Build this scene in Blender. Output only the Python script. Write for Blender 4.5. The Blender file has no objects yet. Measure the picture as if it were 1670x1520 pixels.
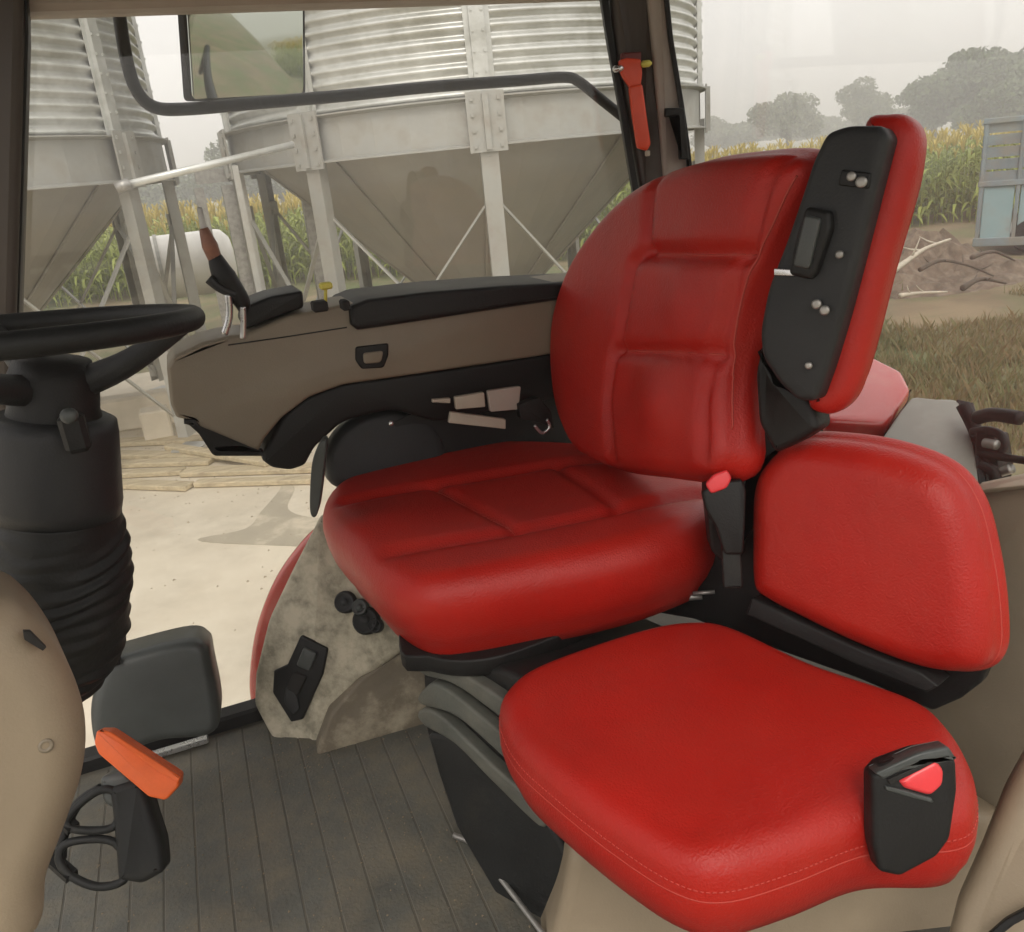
import bpy, math, random
import numpy as np
from mathutils import Vector, Matrix

random.seed(7)
rng = np.random.default_rng(7)
SC = bpy.context.scene
COL = SC.collection
R = math.radians

# ------------------------------------------------------------------ camera
FPX = 1350.0
HEAD, PITCH, ROLL = R(20), R(20.1), R(5.7)
EYE = np.array([0.0, 0.0, 1.15])
fw = np.array([math.sin(HEAD) * math.cos(PITCH), math.cos(HEAD) * math.cos(PITCH), -math.sin(PITCH)])
r0 = np.array([math.cos(HEAD), -math.sin(HEAD), 0.0])
u0 = np.cross(r0, fw)
rt = r0 * math.cos(ROLL) - u0 * math.sin(ROLL)
up = u0 * math.cos(ROLL) + r0 * math.sin(ROLL)
cam_data = bpy.data.cameras.new('camera')
cam = bpy.data.objects.new('camera', cam_data)
COL.objects.link(cam)
M = Matrix([[rt[0], up[0], -fw[0], EYE[0]], [rt[1], up[1], -fw[1], EYE[1]], [rt[2], up[2], -fw[2], EYE[2]], [0, 0, 0, 1]])
cam.matrix_world = M
cam_data.sensor_width = 36.0
cam_data.lens = 36.0 * FPX / 1670.0
cam_data.clip_start = 0.02
cam_data.clip_end = 5000
SC.camera = cam

# ------------------------------------------------------------------ world, sun, exposure
SUN_EL, SUN_AZ = R(48), R(200)
world = bpy.data.worlds.new('World')
SC.world = world
world.use_nodes = True
nt = world.node_tree
nt.nodes.clear()
sky = nt.nodes.new('ShaderNodeTexSky')
sky.sky_type = 'NISHITA'
sky.sun_disc = False
sky.sun_elevation = SUN_EL
sky.sun_rotation = SUN_AZ
sky.dust_density = 6.0
sky.air_density = 1.2
mixw = nt.nodes.new('ShaderNodeMix')
mixw.data_type = 'RGBA'
mixw.inputs[0].default_value = 0.86            # thick even overcast
nt.links.new(sky.outputs[0], mixw.inputs[6])
mixw.inputs[7].default_value = (11.3, 10.75, 10.3, 1)
bg = nt.nodes.new('ShaderNodeBackground')
bg.inputs['Strength'].default_value = 0.11
nt.links.new(mixw.outputs[2], bg.inputs['Color'])
wo = nt.nodes.new('ShaderNodeOutputWorld')
nt.links.new(bg.outputs[0], wo.inputs['Surface'])

sd = bpy.data.lights.new('sun', 'SUN')
sd.energy = 1.0
sd.angle = R(20)
sd.color = (1.0, 0.94, 0.85)
so = bpy.data.objects.new('sun', sd)
COL.objects.link(so)
sdir = Vector((math.sin(SUN_AZ) * math.cos(SUN_EL), math.cos(SUN_AZ) * math.cos(SUN_EL), math.sin(SUN_EL)))
so.rotation_euler = sdir.to_track_quat('Z', 'Y').to_euler()

SC.view_settings.view_transform = 'Standard'
SC.view_settings.look = 'None'
SC.view_settings.gamma = 1.0
SC.view_settings.use_curve_mapping = False
SC.view_settings.exposure = 0.38

SC.render.engine = 'CYCLES'
SC.cycles.max_bounces = 8
SC.cycles.transparent_max_bounces = 16
SC.cycles.volume_bounces = 1
SC.cycles.caustics_reflective = False
SC.cycles.caustics_refractive = False
SC.cycles.sample_clamp_indirect = 6.0

# ------------------------------------------------------------------ rays from photo pixels to places on real planes
def ray(px, py):
    return fw + rt * (px - 835.0) / FPX + up * (760.0 - py) / FPX

def hit(px, py, O, N):
    d = ray(px, py)
    O = np.asarray(O, float); N = np.asarray(N, float)
    return EYE + d * ((O - EYE) @ N) / (d @ N)

def at(px, py, ax, v):
    d = ray(px, py)
    i = 'xyz'.index(ax)
    return EYE + d * (v - EYE[i]) / d[i]

# ------------------------------------------------------------------ materials
MATS = {}
def mat(name, base, rough=0.6, metal=0.0, mott=0.0, mscale=6.0, bump=0.0, bscale=60.0, coat=0.0, dust=None, spec=0.5, stretch=None, dscale=4.0, dlo=0.45, dhi=0.65, bump2=0.0):
    if name in MATS:
        return MATS[name]
    m = bpy.data.materials.new(name)
    m.use_nodes = True
    t = m.node_tree
    b = t.nodes['Principled BSDF']
    b.inputs['Base Color'].default_value = (*base, 1)
    b.inputs['Roughness'].default_value = rough
    b.inputs['Metallic'].default_value = metal
    b.inputs['Specular IOR Level'].default_value = spec
    if coat:
        b.inputs['Coat Weight'].default_value = coat
        b.inputs['Coat Roughness'].default_value = 0.12
    tc = t.nodes.new('ShaderNodeTexCoord')
    vec = tc.outputs['Object']
    if stretch:
        mp = t.nodes.new('ShaderNodeMapping')
        mp.inputs['Scale'].default_value = stretch
        t.links.new(vec, mp.inputs['Vector'])
        vec = mp.outputs['Vector']
    col = None
    if mott > 0:
        n = t.nodes.new('ShaderNodeTexNoise')
        n.inputs['Scale'].default_value = mscale
        n.inputs['Detail'].default_value = 6
        n.inputs['Roughness'].default_value = 0.6
        t.links.new(vec, n.inputs['Vector'])
        r_ = t.nodes.new('ShaderNodeValToRGB')
        r_.color_ramp.elements[0].position = 0.3
        r_.color_ramp.elements[1].position = 0.7
        r_.color_ramp.elements[0].color = tuple(max(0, c * (1 - mott)) for c in base) + (1,)
        r_.color_ramp.elements[1].color = tuple(min(1, c * (1 + mott)) for c in base) + (1,)
        t.links.new(n.outputs[0], r_.inputs[0])
        col = r_.outputs[0]
        rr = t.nodes.new('ShaderNodeMapRange')
        rr.inputs[3].default_value = max(0.05, rough - 0.08)
        rr.inputs[4].default_value = min(1, rough + 0.08)
        t.links.new(n.outputs[0], rr.inputs[0])
        t.links.new(rr.outputs[0], b.inputs['Roughness'])
    if dust:
        n2 = t.nodes.new('ShaderNodeTexNoise')
        n2.inputs['Scale'].default_value = dscale
        n2.inputs['Detail'].default_value = 9
        n2.inputs['Roughness'].default_value = 0.68
        t.links.new(vec, n2.inputs['Vector'])
        mr = t.nodes.new('ShaderNodeMapRange')
        mr.inputs[1].default_value = dlo
        mr.inputs[2].default_value = dhi
        t.links.new(n2.outputs[0], mr.inputs[0])
        mx = t.nodes.new('ShaderNodeMix')
        mx.data_type = 'RGBA'
        t.links.new(mr.outputs[0], mx.inputs[0])
        if col is not None:
            t.links.new(col, mx.inputs[6])
        else:
            mx.inputs[6].default_value = (*base, 1)
        mx.inputs[7].default_value = (*dust, 1)
        col = mx.outputs[2]
    if col is not None:
        t.links.new(col, b.inputs['Base Color'])
    if bump > 0:
        n3 = t.nodes.new('ShaderNodeTexNoise')
        n3.inputs['Scale'].default_value = bscale
        n3.inputs['Detail'].default_value = 5
        t.links.new(vec, n3.inputs['Vector'])
        bp = t.nodes.new('ShaderNodeBump')
        bp.inputs['Strength'].default_value = bump
        bp.inputs['Distance'].default_value = 0.002
        t.links.new(n3.outputs[0], bp.inputs['Height'])
        t.links.new(bp.outputs[0], b.inputs['Normal'])
        if bump2:
            n4 = t.nodes.new('ShaderNodeTexNoise')
            n4.inputs['Scale'].default_value = 26; n4.inputs['Detail'].default_value = 3; n4.inputs['Distortion'].default_value = 1.2
            t.links.new(vec, n4.inputs['Vector'])
            b2 = t.nodes.new('ShaderNodeBump')
            b2.inputs['Strength'].default_value = bump2; b2.inputs['Distance'].default_value = 0.004
            t.links.new(n4.outputs[0], b2.inputs['Height'])
            t.links.new(bp.outputs[0], b2.inputs['Normal'])
            t.links.new(b2.outputs[0], b.inputs['Normal'])
    MATS[name] = m
    return m

VINYL = mat('red_vinyl', (0.385, 0.012, 0.007), 0.38, 0, 0.12, 7, 0.5, 330, spec=0.34, dust=(0.42, 0.028, 0.016), dscale=5, dlo=0.45, dhi=0.95, bump2=0.22)
SEAM = mat('red_seam_thread', (0.42, 0.05, 0.035), 0.6, 0, 0.1, 90, 0.3, 300)
THREAD = mat('light_red_thread', (0.46, 0.05, 0.035), 0.7)
BLACK = mat('black_plastic', (0.009, 0.009, 0.009), 0.5, 0, 0.25, 9, 0.25, 300, spec=0.3)
SHELL = mat('charcoal_plastic', (0.022, 0.023, 0.024), 0.5, 0, 0.2, 8, 0.25, 350, spec=0.3)
GREYP = mat('grey_plastic', (0.050, 0.056, 0.054), 0.4, 0, 0.2, 8, 0.2, 250)
RUBBER = mat('black_rubber', (0.012, 0.013, 0.013), 0.55, 0, 0.3, 12, 0.3, 200, spec=0.3, dust=(0.05, 0.046, 0.036), dlo=0.55, dhi=0.9)
BELLOWS = mat('dusty_bellows', (0.075, 0.08, 0.07), 0.6, 0, 0.25, 14, 0.4, 200, dust=(0.15, 0.14, 0.11), dlo=0.45, dhi=0.8)
BEIGE = mat('beige_plastic', (0.28, 0.225, 0.155), 0.5, 0, 0.07, 5, 0.2, 300, dust=(0.36, 0.29, 0.2), dlo=0.5, dhi=0.9)
TAUPE = mat('taupe_plastic', (0.205, 0.172, 0.125), 0.5, 0, 0.07, 5, 0.2, 300)
DIRTY = mat('dusty_beige_plastic', (0.27, 0.25, 0.185), 0.75, 0, 0.25, 26, 1.0, 90, dust=(0.50, 0.45, 0.345), dscale=13, dlo=0.40, dhi=0.62)
DUSTB = mat('dusty_brown_plastic', (0.15, 0.125, 0.088), 0.65, 0, 0.2, 10, 0.7, 90, dust=(0.36, 0.32, 0.235), dscale=10, dlo=0.5, dhi=0.72)
MATM = mat('dusty_floor_mat', (0.088, 0.088, 0.076), 0.62, 0, 0.25, 8, 0.8, 160, dust=(0.15, 0.128, 0.09), dscale=9, dlo=0.42, dhi=0.72)
GROOVE = mat('floor_groove', (0.085, 0.08, 0.066), 0.8, 0, 0.3, 12, 0.4, 120, dust=(0.11, 0.095, 0.07), dscale=14)
PILLAR = mat('brown_pillar_trim', (0.055, 0.042, 0.034), 0.5, 0, 0.12, 5, 0.2, 250)
PILLG = mat('grey_pillar_trim', (0.36, 0.31, 0.27), 0.55, 0, 0.1, 6, 0.15, 250)
REDPL = mat('red_hammer_plastic', (0.70, 0.065, 0.02), 0.35, 0, 0.08, 20)
ORANGE = mat('orange_plastic', (0.80, 0.13, 0.02), 0.38, 0, 0.1, 20, 0.15, 200)
REDPT = mat('red_paint', (0.50, 0.035, 0.03), 0.22, 0, 0.05, 5, coat=0.8, dust=(0.5, 0.2, 0.15), dlo=0.5, dhi=1.0)
BUTRED = mat('red_release_button', (0.75, 0.05, 0.06), 0.3, 0, 0.08, 30)
STEEL = mat('bright_steel', (0.60, 0.60, 0.60), 0.28, 0.9, 0.1, 30)
DSTEEL = mat('dull_steel', (0.35, 0.34, 0.32), 0.45, 0.7, 0.25, 20, 0.2, 150)
GALV = mat('galvanised_sheet', (0.66, 0.67, 0.645), 0.36, 0.45, 0.12, 2.5, 0.15, 60, dust=(0.42, 0.42, 0.38), dscale=1.6)
GALVP = mat('galvanised_post', (0.40, 0.40, 0.375), 0.5, 0.25, 0.12, 3, 0.15, 60, dust=(0.33, 0.31, 0.27), dscale=3)
CONE = mat('hopper_sheet', (0.31, 0.295, 0.255), 0.55, 0.15, 0.10, 1.8, 0.1, 40, dust=(0.33, 0.30, 0.25), dscale=1.2)
CONC = mat('yard_concrete', (0.57, 0.505, 0.395), 0.85, 0, 0.13, 1.4, 1.0, 22, dust=(0.67, 0.605, 0.485), dscale=1.6, dlo=0.42, dhi=0.66)
PATCH = mat('darker_concrete', (0.40, 0.355, 0.27), 0.7, 0, 0.12, 2, 0.6, 25, dust=(0.58, 0.51, 0.395), dscale=2.2, dlo=0.50, dhi=0.62)
SOIL = mat('field_soil', (0.21, 0.16, 0.095), 0.95, 0, 0.35, 0.5, 0.9, 6, dust=(0.115, 0.14, 0.05), dscale=0.35, dlo=0.42, dhi=0.6)
HEAP = mat('dirt_heap', (0.14, 0.105, 0.075), 0.95, 0, 0.4, 3, 1.0, 12, dust=(0.24, 0.19, 0.14), dscale=5)
WOOD = mat('pale_planks', (0.50, 0.42, 0.28), 0.8, 0, 0.2, 3, 0.4, 60, stretch=(1, 8, 8), dust=(0.30, 0.24, 0.16), dscale=2, dlo=0.5, dhi=0.8)
BARK = mat('bark', (0.10, 0.08, 0.06), 0.9, 0, 0.3, 8, 0.7, 30)
BLEACH = mat('bleached_wood', (0.52, 0.47, 0.38), 0.8, 0, 0.25, 6, 0.3, 60)
BLUE1 = mat('faded_blue_paint', (0.21, 0.26, 0.285), 0.55, 0, 0.2, 2.5, 0.2, 40, dust=(0.26, 0.25, 0.22), dscale=2)
BLUE2 = mat('pale_blue_paint', (0.30, 0.44, 0.47), 0.5, 0, 0.12, 2, 0.1, 40, dust=(0.30, 0.36, 0.36), dscale=2)
WHITE = mat('white_paint', (0.78, 0.76, 0.71), 0.35, 0, 0.05, 3, coat=0.3)
DARKR = mat('dark_recess', (0.010, 0.009, 0.008), 0.8)
YELL = mat('yellow_plastic', (0.62, 0.55, 0.10), 0.45, 0, 0.1, 30)
BROWNG = mat('brown_grip', (0.20, 0.085, 0.05), 0.5, 0, 0.3, 40)
SILL = mat('window_sill_trim', (0.42, 0.37, 0.30), 0.5, 0, 0.1, 10)
MIRROR = mat('mirror_silver', (0.60, 0.64, 0.59), 0.04, 1.0)
GREYBOX = mat('grey_lid_paint', (0.30, 0.295, 0.26), 0.45, 0, 0.08, 6, 0.1, 80, dust=(0.36, 0.35, 0.31), dscale=7)

SOILC = mat('dry_soil_crumbs', (0.20, 0.16, 0.11), 0.9)
STONE = mat('pale_stones', (0.36, 0.31, 0.23), 0.9, 0, 0.3, 9)

def glass_mat():
    m = bpy.data.materials.new('window_glass')
    m.use_nodes = True
    t = m.node_tree
    t.nodes.clear()
    o = t.nodes.new('ShaderNodeOutputMaterial')
    tr = t.nodes.new('ShaderNodeBsdfTransparent')
    tr.inputs[0].default_value = (0.98, 0.985, 0.98, 1)
    gl = t.nodes.new('ShaderNodeBsdfGlossy')
    gl.inputs['Roughness'].default_value = 0.02
    df = t.nodes.new('ShaderNodeBsdfDiffuse')
    df.inputs[0].default_value = (0.55, 0.52, 0.45, 1)
    fr = t.nodes.new('ShaderNodeFresnel')
    ge = t.nodes.new('ShaderNodeNewGeometry')          # same reflectance from both faces of the pane
    io = t.nodes.new('ShaderNodeMapRange')
    io.inputs[3].default_value = 1.45; io.inputs[4].default_value = 1 / 1.45
    t.links.new(ge.outputs['Backfacing'], io.inputs[0]); t.links.new(io.outputs[0], fr.inputs[0])
    mx = t.nodes.new('ShaderNodeMixShader')
    t.links.new(fr.outputs[0], mx.inputs[0])
    t.links.new(tr.outputs[0], mx.inputs[1])
    t.links.new(gl.outputs[0], mx.inputs[2])
    n = t.nodes.new('ShaderNodeTexNoise')              # thin film of dust
    n.inputs['Scale'].default_value = 3
    n.inputs['Detail'].default_value = 8
    tc = t.nodes.new('ShaderNodeTexCoord')
    t.links.new(tc.outputs['Object'], n.inputs['Vector'])
    mr = t.nodes.new('ShaderNodeMapRange')
    mr.inputs[1].default_value = 0.35; mr.inputs[2].default_value = 0.8
    mr.inputs[3].default_value = 0.005; mr.inputs[4].default_value = 0.05
    t.links.new(n.outputs[0], mr.inputs[0])
    m2 = t.nodes.new('ShaderNodeMixShader')
    t.links.new(mr.outputs[0], m2.inputs[0])
    t.links.new(mx.outputs[0], m2.inputs[1])
    t.links.new(df.outputs[0], m2.inputs[2])
    t.links.new(m2.outputs[0], o.inputs[0])
    return m
GLASS = glass_mat()

def leaf_mat(name, base, var=0.35, dark=None, trans=0.3):
    m = bpy.data.materials.new(name)
    m.use_nodes = True
    t = m.node_tree
    b = t.nodes['Principled BSDF']
    b.inputs['Roughness'].default_value = 0.6
    g = t.nodes.new('ShaderNodeNewGeometry')
    r_ = t.nodes.new('ShaderNodeValToRGB')
    c0 = dark or tuple(c * (1 - var) for c in base)
    r_.color_ramp.elements[0].color = (*c0, 1)
    r_.color_ramp.elements[1].color = (*[min(1, c * (1 + var)) for c in base], 1)
    t.links.new(g.outputs['Random Per Island'], r_.inputs[0])
    t.links.new(r_.outputs[0], b.inputs['Base Color'])
    tl = t.nodes.new('ShaderNodeBsdfTranslucent')
    t.links.new(r_.outputs[0], tl.inputs[0])
    mx = t.nodes.new('ShaderNodeMixShader')
    mx.inputs[0].default_value = trans
    o = t.nodes['Material Output']
    t.links.new(b.outputs[0], mx.inputs[1])
    t.links.new(tl.outputs[0], mx.inputs[2])
    t.links.new(mx.outputs[0], o.inputs[0])
    return m
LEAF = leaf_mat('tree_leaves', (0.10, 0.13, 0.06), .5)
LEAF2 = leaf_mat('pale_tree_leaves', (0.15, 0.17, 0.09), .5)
CORNL = leaf_mat('corn_leaves', (0.31, 0.36, 0.08), 0.4)
CORNT = leaf_mat('corn_tassels', (0.56, 0.44, 0.13), 0.25)
WEED = leaf_mat('weeds', (0.14, 0.145, 0.055), 0.35, dark=(0.27, 0.18, 0.085))

# ------------------------------------------------------------------ tagging
def tag(o, label=None, cat=None, group=None, kind=None):
    if label: o['label'] = label
    if cat: o['category'] = cat
    if group: o['group'] = group
    if kind: o['kind'] = kind
    return o

def empty(name, loc, label, cat, group=None):
    o = bpy.data.objects.new(name, None)
    COL.objects.link(o)
    o.location = Vector([float(c) for c in loc])
    o.empty_display_size = 0.05
    return tag(o, label, cat, group)

def link(name, V, Fc, m, parent=None, smooth=True, auto=None):
    """mesh in world coordinates; re-centred on its parent"""
    V = np.asarray(V, float)
    org = world_of(parent) if parent is not None else V.mean(0) * 0
    if parent is None:
        org = np.array([(V[:, 0].min() + V[:, 0].max()) / 2, (V[:, 1].min() + V[:, 1].max()) / 2, V[:, 2].min()])
    me = bpy.data.meshes.new(name)
    me.from_pydata([tuple(p) for p in (V - org)], [], Fc)
    me.update()
    me.materials.append(m)
    if smooth:
        me.polygons.foreach_set('use_smooth', [True] * len(me.polygons))
    if auto:
        me.set_sharp_from_angle(angle=R(auto))
    o = bpy.data.objects.new(name, me)
    COL.objects.link(o)
    if parent is not None:
        o.parent = parent
    else:
        o.location = Vector([float(c) for c in org])
    return o

def world_of(o):
    w = np.zeros(3)
    while o is not None:
        w = w + np.array(o.location)
        o = o.parent
    return w

# ------------------------------------------------------------------ mesh builders
class MB:
    def __init__(s):
        s.v = []; s.f = []
    def add(s, V, Fc):
        b = len(s.v)
        s.v.extend([tuple(map(float, p)) for p in V])
        s.f.extend([tuple(i + b for i in q) for q in Fc])
    def box(s, c, size, ax=None, bev=0.0):
        c = np.asarray(c, float); h = np.asarray(size, float) / 2
        A = np.eye(3) if ax is None else np.asarray(ax, float)
        b = min(bev, h.min() * 0.9)
        if b <= 0:
            P = [[sx * h[0], sy * h[1], sz * h[2]] for sx in (-1, 1) for sy in (-1, 1) for sz in (-1, 1)]
            Fq = [(0, 1, 3, 2), (4, 6, 7, 5), (0, 4, 5, 1), (2, 3, 7, 6), (0, 2, 6, 4), (1, 5, 7, 3)]
            s.add([c + np.array(p) @ A for p in P], Fq)
            return
        # bevelled box: 24 verts, 3 per corner
        V = []; idx = {}
        for sx in (-1, 1):
            for sy in (-1, 1):
                for sz in (-1, 1):
                    for a in range(3):
                        p = np.array([sx * (h[0] - b), sy * (h[1] - b), sz * (h[2] - b)], float)
                        p[a] = (sx, sy, sz)[a] * h[a]
                        idx[(sx, sy, sz, a)] = len(V)
                        V.append(c + p @ A)
        Fq = []
        for a in range(3):
            o1, o2 = [i for i in range(3) if i != a]
            for sg in (-1, 1):
                q = []
                for (p1, p2) in ((-1, -1), (1, -1), (1, 1), (-1, 1)):
                    k = [0, 0, 0]; k[a] = sg; k[o1] = p1; k[o2] = p2
                    q.append(idx[(*k, a)])
                if (sg == 1) != (a != 1): q = q[::-1]
                Fq.append(tuple(q))
            for s1 in (-1, 1):
                for s2 in (-1, 1):
                    k0 = [0, 0, 0]; k0[a] = -1; k0[o1] = s1; k0[o2] = s2
                    k1 = list(k0); k1[a] = 1
                    Fq.append((idx[(*k0, o1)], idx[(*k1, o1)], idx[(*k1, o2)], idx[(*k0, o2)]))
        for sx in (-1, 1):
            for sy in (-1, 1):
                for sz in (-1, 1):
                    Fq.append(tuple(idx[(sx, sy, sz, a)] for a in range(3)))
        s.add(V, Fq)
    def bar(s, a, b, w, h, upv=(0, 0, 1), bev=0.0):
        a = np.asarray(a, float); b = np.asarray(b, float)
        d = b - a; L = np.linalg.norm(d); d /= L
        u = np.asarray(upv, float)
        if abs(d @ u) > 0.98: u = np.array([1.0, 0, 0])
        x = np.cross(u, d); x /= np.linalg.norm(x); z = np.cross(d, x)
        s.box((a + b) / 2, (w, L, h), (x, d, z), bev)
    def tube(s, path, rad, seg=10, cap=True, closed=False):
        P = np.asarray(path, float); n = len(P)
        rad = np.broadcast_to(np.asarray(rad, float), (n,))
        prev = None; V = []
        for i in range(n):
            if closed:
                d = P[(i + 1) % n] - P[i - 1]
            else:
                d = P[min(i + 1, n - 1)] - P[max(i - 1, 0)]
            d = d / (np.linalg.norm(d) + 1e-9)
            if prev is None:
                u = np.cross(d, [0, 0, 1]) if abs(d[2]) < 0.9 else np.cross(d, [1, 0, 0])
            else:
                u = prev - d * (prev @ d)
            u = u / (np.linalg.norm(u) + 1e-9); prev = u
            w = np.cross(d, u)
            for k in range(seg):
                a = 2 * math.pi * k / seg
                V.append(P[i] + rad[i] * (math.cos(a) * u + math.sin(a) * w))
        Fq = []
        for i in range(n if closed else n - 1):
            j = (i + 1) % n
            for k in range(seg):
                k2 = (k + 1) % seg
                Fq.append((i * seg + k, i * seg + k2, j * seg + k2, j * seg + k))
        if cap and not closed:
            Fq.append(tuple(range(seg))[::-1]); Fq.append(tuple((n - 1) * seg + k for k in range(seg)))
        s.add(V, Fq)
    def lathe(s, O, axis, prof, seg=40, U=None, sx=1.0):
        """prof: (radius, height) pairs along the axis"""
        O = np.asarray(O, float); A = np.asarray(axis, float); A /= np.linalg.norm(A)
        if U is None: U = np.cross(A, [0, 0, 1]) if abs(A[2]) < 0.9 else np.cross(A, [0, 1, 0])
        U = np.asarray(U, float); U = U - A * (U @ A); U /= np.linalg.norm(U); W = np.cross(A, U)
        V = []
        for (r, h) in prof:
            for k in range(seg):
                a = 2 * math.pi * k / seg
                V.append(O + A * h + r * (math.cos(a) * U * sx + math.sin(a) * W))
        Fq = []
        for i in range(len(prof) - 1):
            for k in range(seg):
                k2 = (k + 1) % seg
                Fq.append((i * seg + k, i * seg + k2, (i + 1) * seg + k2, (i + 1) * seg + k))
        Fq.append(tuple(range(seg))[::-1]); Fq.append(tuple((len(prof) - 1) * seg + k for k in range(seg)))
        s.add(V, Fq)
    def build(s, name, m, parent=None, smooth=False, auto=None):
        return link(name, s.v, s.f, m, parent, smooth or bool(auto), auto)

def smooth_path(P, n=8, closed=False):
    P = np.asarray(P, float); m = len(P); out = []
    rngi = range(m) if closed else range(m - 1)
    for i in rngi:
        if closed:
            p0, p1, p2, p3 = P[i - 1], P[i], P[(i + 1) % m], P[(i + 2) % m]
        else:
            p0, p1, p2, p3 = P[max(i - 1, 0)], P[i], P[i + 1], P[min(i + 2, m - 1)]
        for k in range(n):
            t = k / n
            out.append(0.5 * (2 * p1 + (p2 - p0) * t + (2 * p0 - 5 * p1 + 4 * p2 - p3) * t * t + (3 * p1 - p0 - 3 * p2 + p3) * t ** 3))
    if not closed: out.append(P[-1])
    return np.array(out)

def resample(P, n, closed=True):
    Q = np.vstack([P, P[:1]]) if closed else P
    L = np.concatenate([[0], np.cumsum(np.linalg.norm(np.diff(Q, axis=0), axis=1))])
    t = np.linspace(0, L[-1], n, endpoint=not closed)
    return np.array([[np.interp(x, L, Q[:, k]) for k in range(Q.shape[1])] for x in t])

def round_poly(P, frac=0.12, n=4):
    """cut the corners of a polygon with small arcs (straight sides stay straight)"""
    P = np.asarray(P, float); m = len(P); out = []
    for i in range(m):
        a, b, c = P[i - 1], P[i], P[(i + 1) % m]
        l = min(np.linalg.norm(a - b), np.linalg.norm(c - b)) * frac
        s_ = b + (a - b) / np.linalg.norm(a - b) * l
        e_ = b + (c - b) / np.linalg.norm(c - b) * l
        for k in range(n + 1):
            t = k / n
            out.append((1 - t) ** 2 * s_ + 2 * t * (1 - t) * b + t * t * e_)
    return np.array(out)

def frame(N):
    N = np.asarray(N, float); N = N / np.linalg.norm(N)
    h = np.array([0, 0, 1.0]) if abs(N[2]) < 0.9 else np.array([0, 1.0, 0])
    U = np.cross(h, N); U /= np.linalg.norm(U)
    return U, np.cross(N, U), N

def seg_dist(Q, A, B):
    """distance of points Q (n,2) to segments A-B (m,2)"""
    d = B - A; L2 = (d * d).sum(1) + 1e-12
    t = np.clip(((Q[:, None, :] - A[None]) * d[None]).sum(2) / L2[None], 0, 1)
    c = A[None] + t[..., None] * d[None]
    return np.sqrt(((Q[:, None, :] - c) ** 2).sum(2)).min(1)

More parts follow.
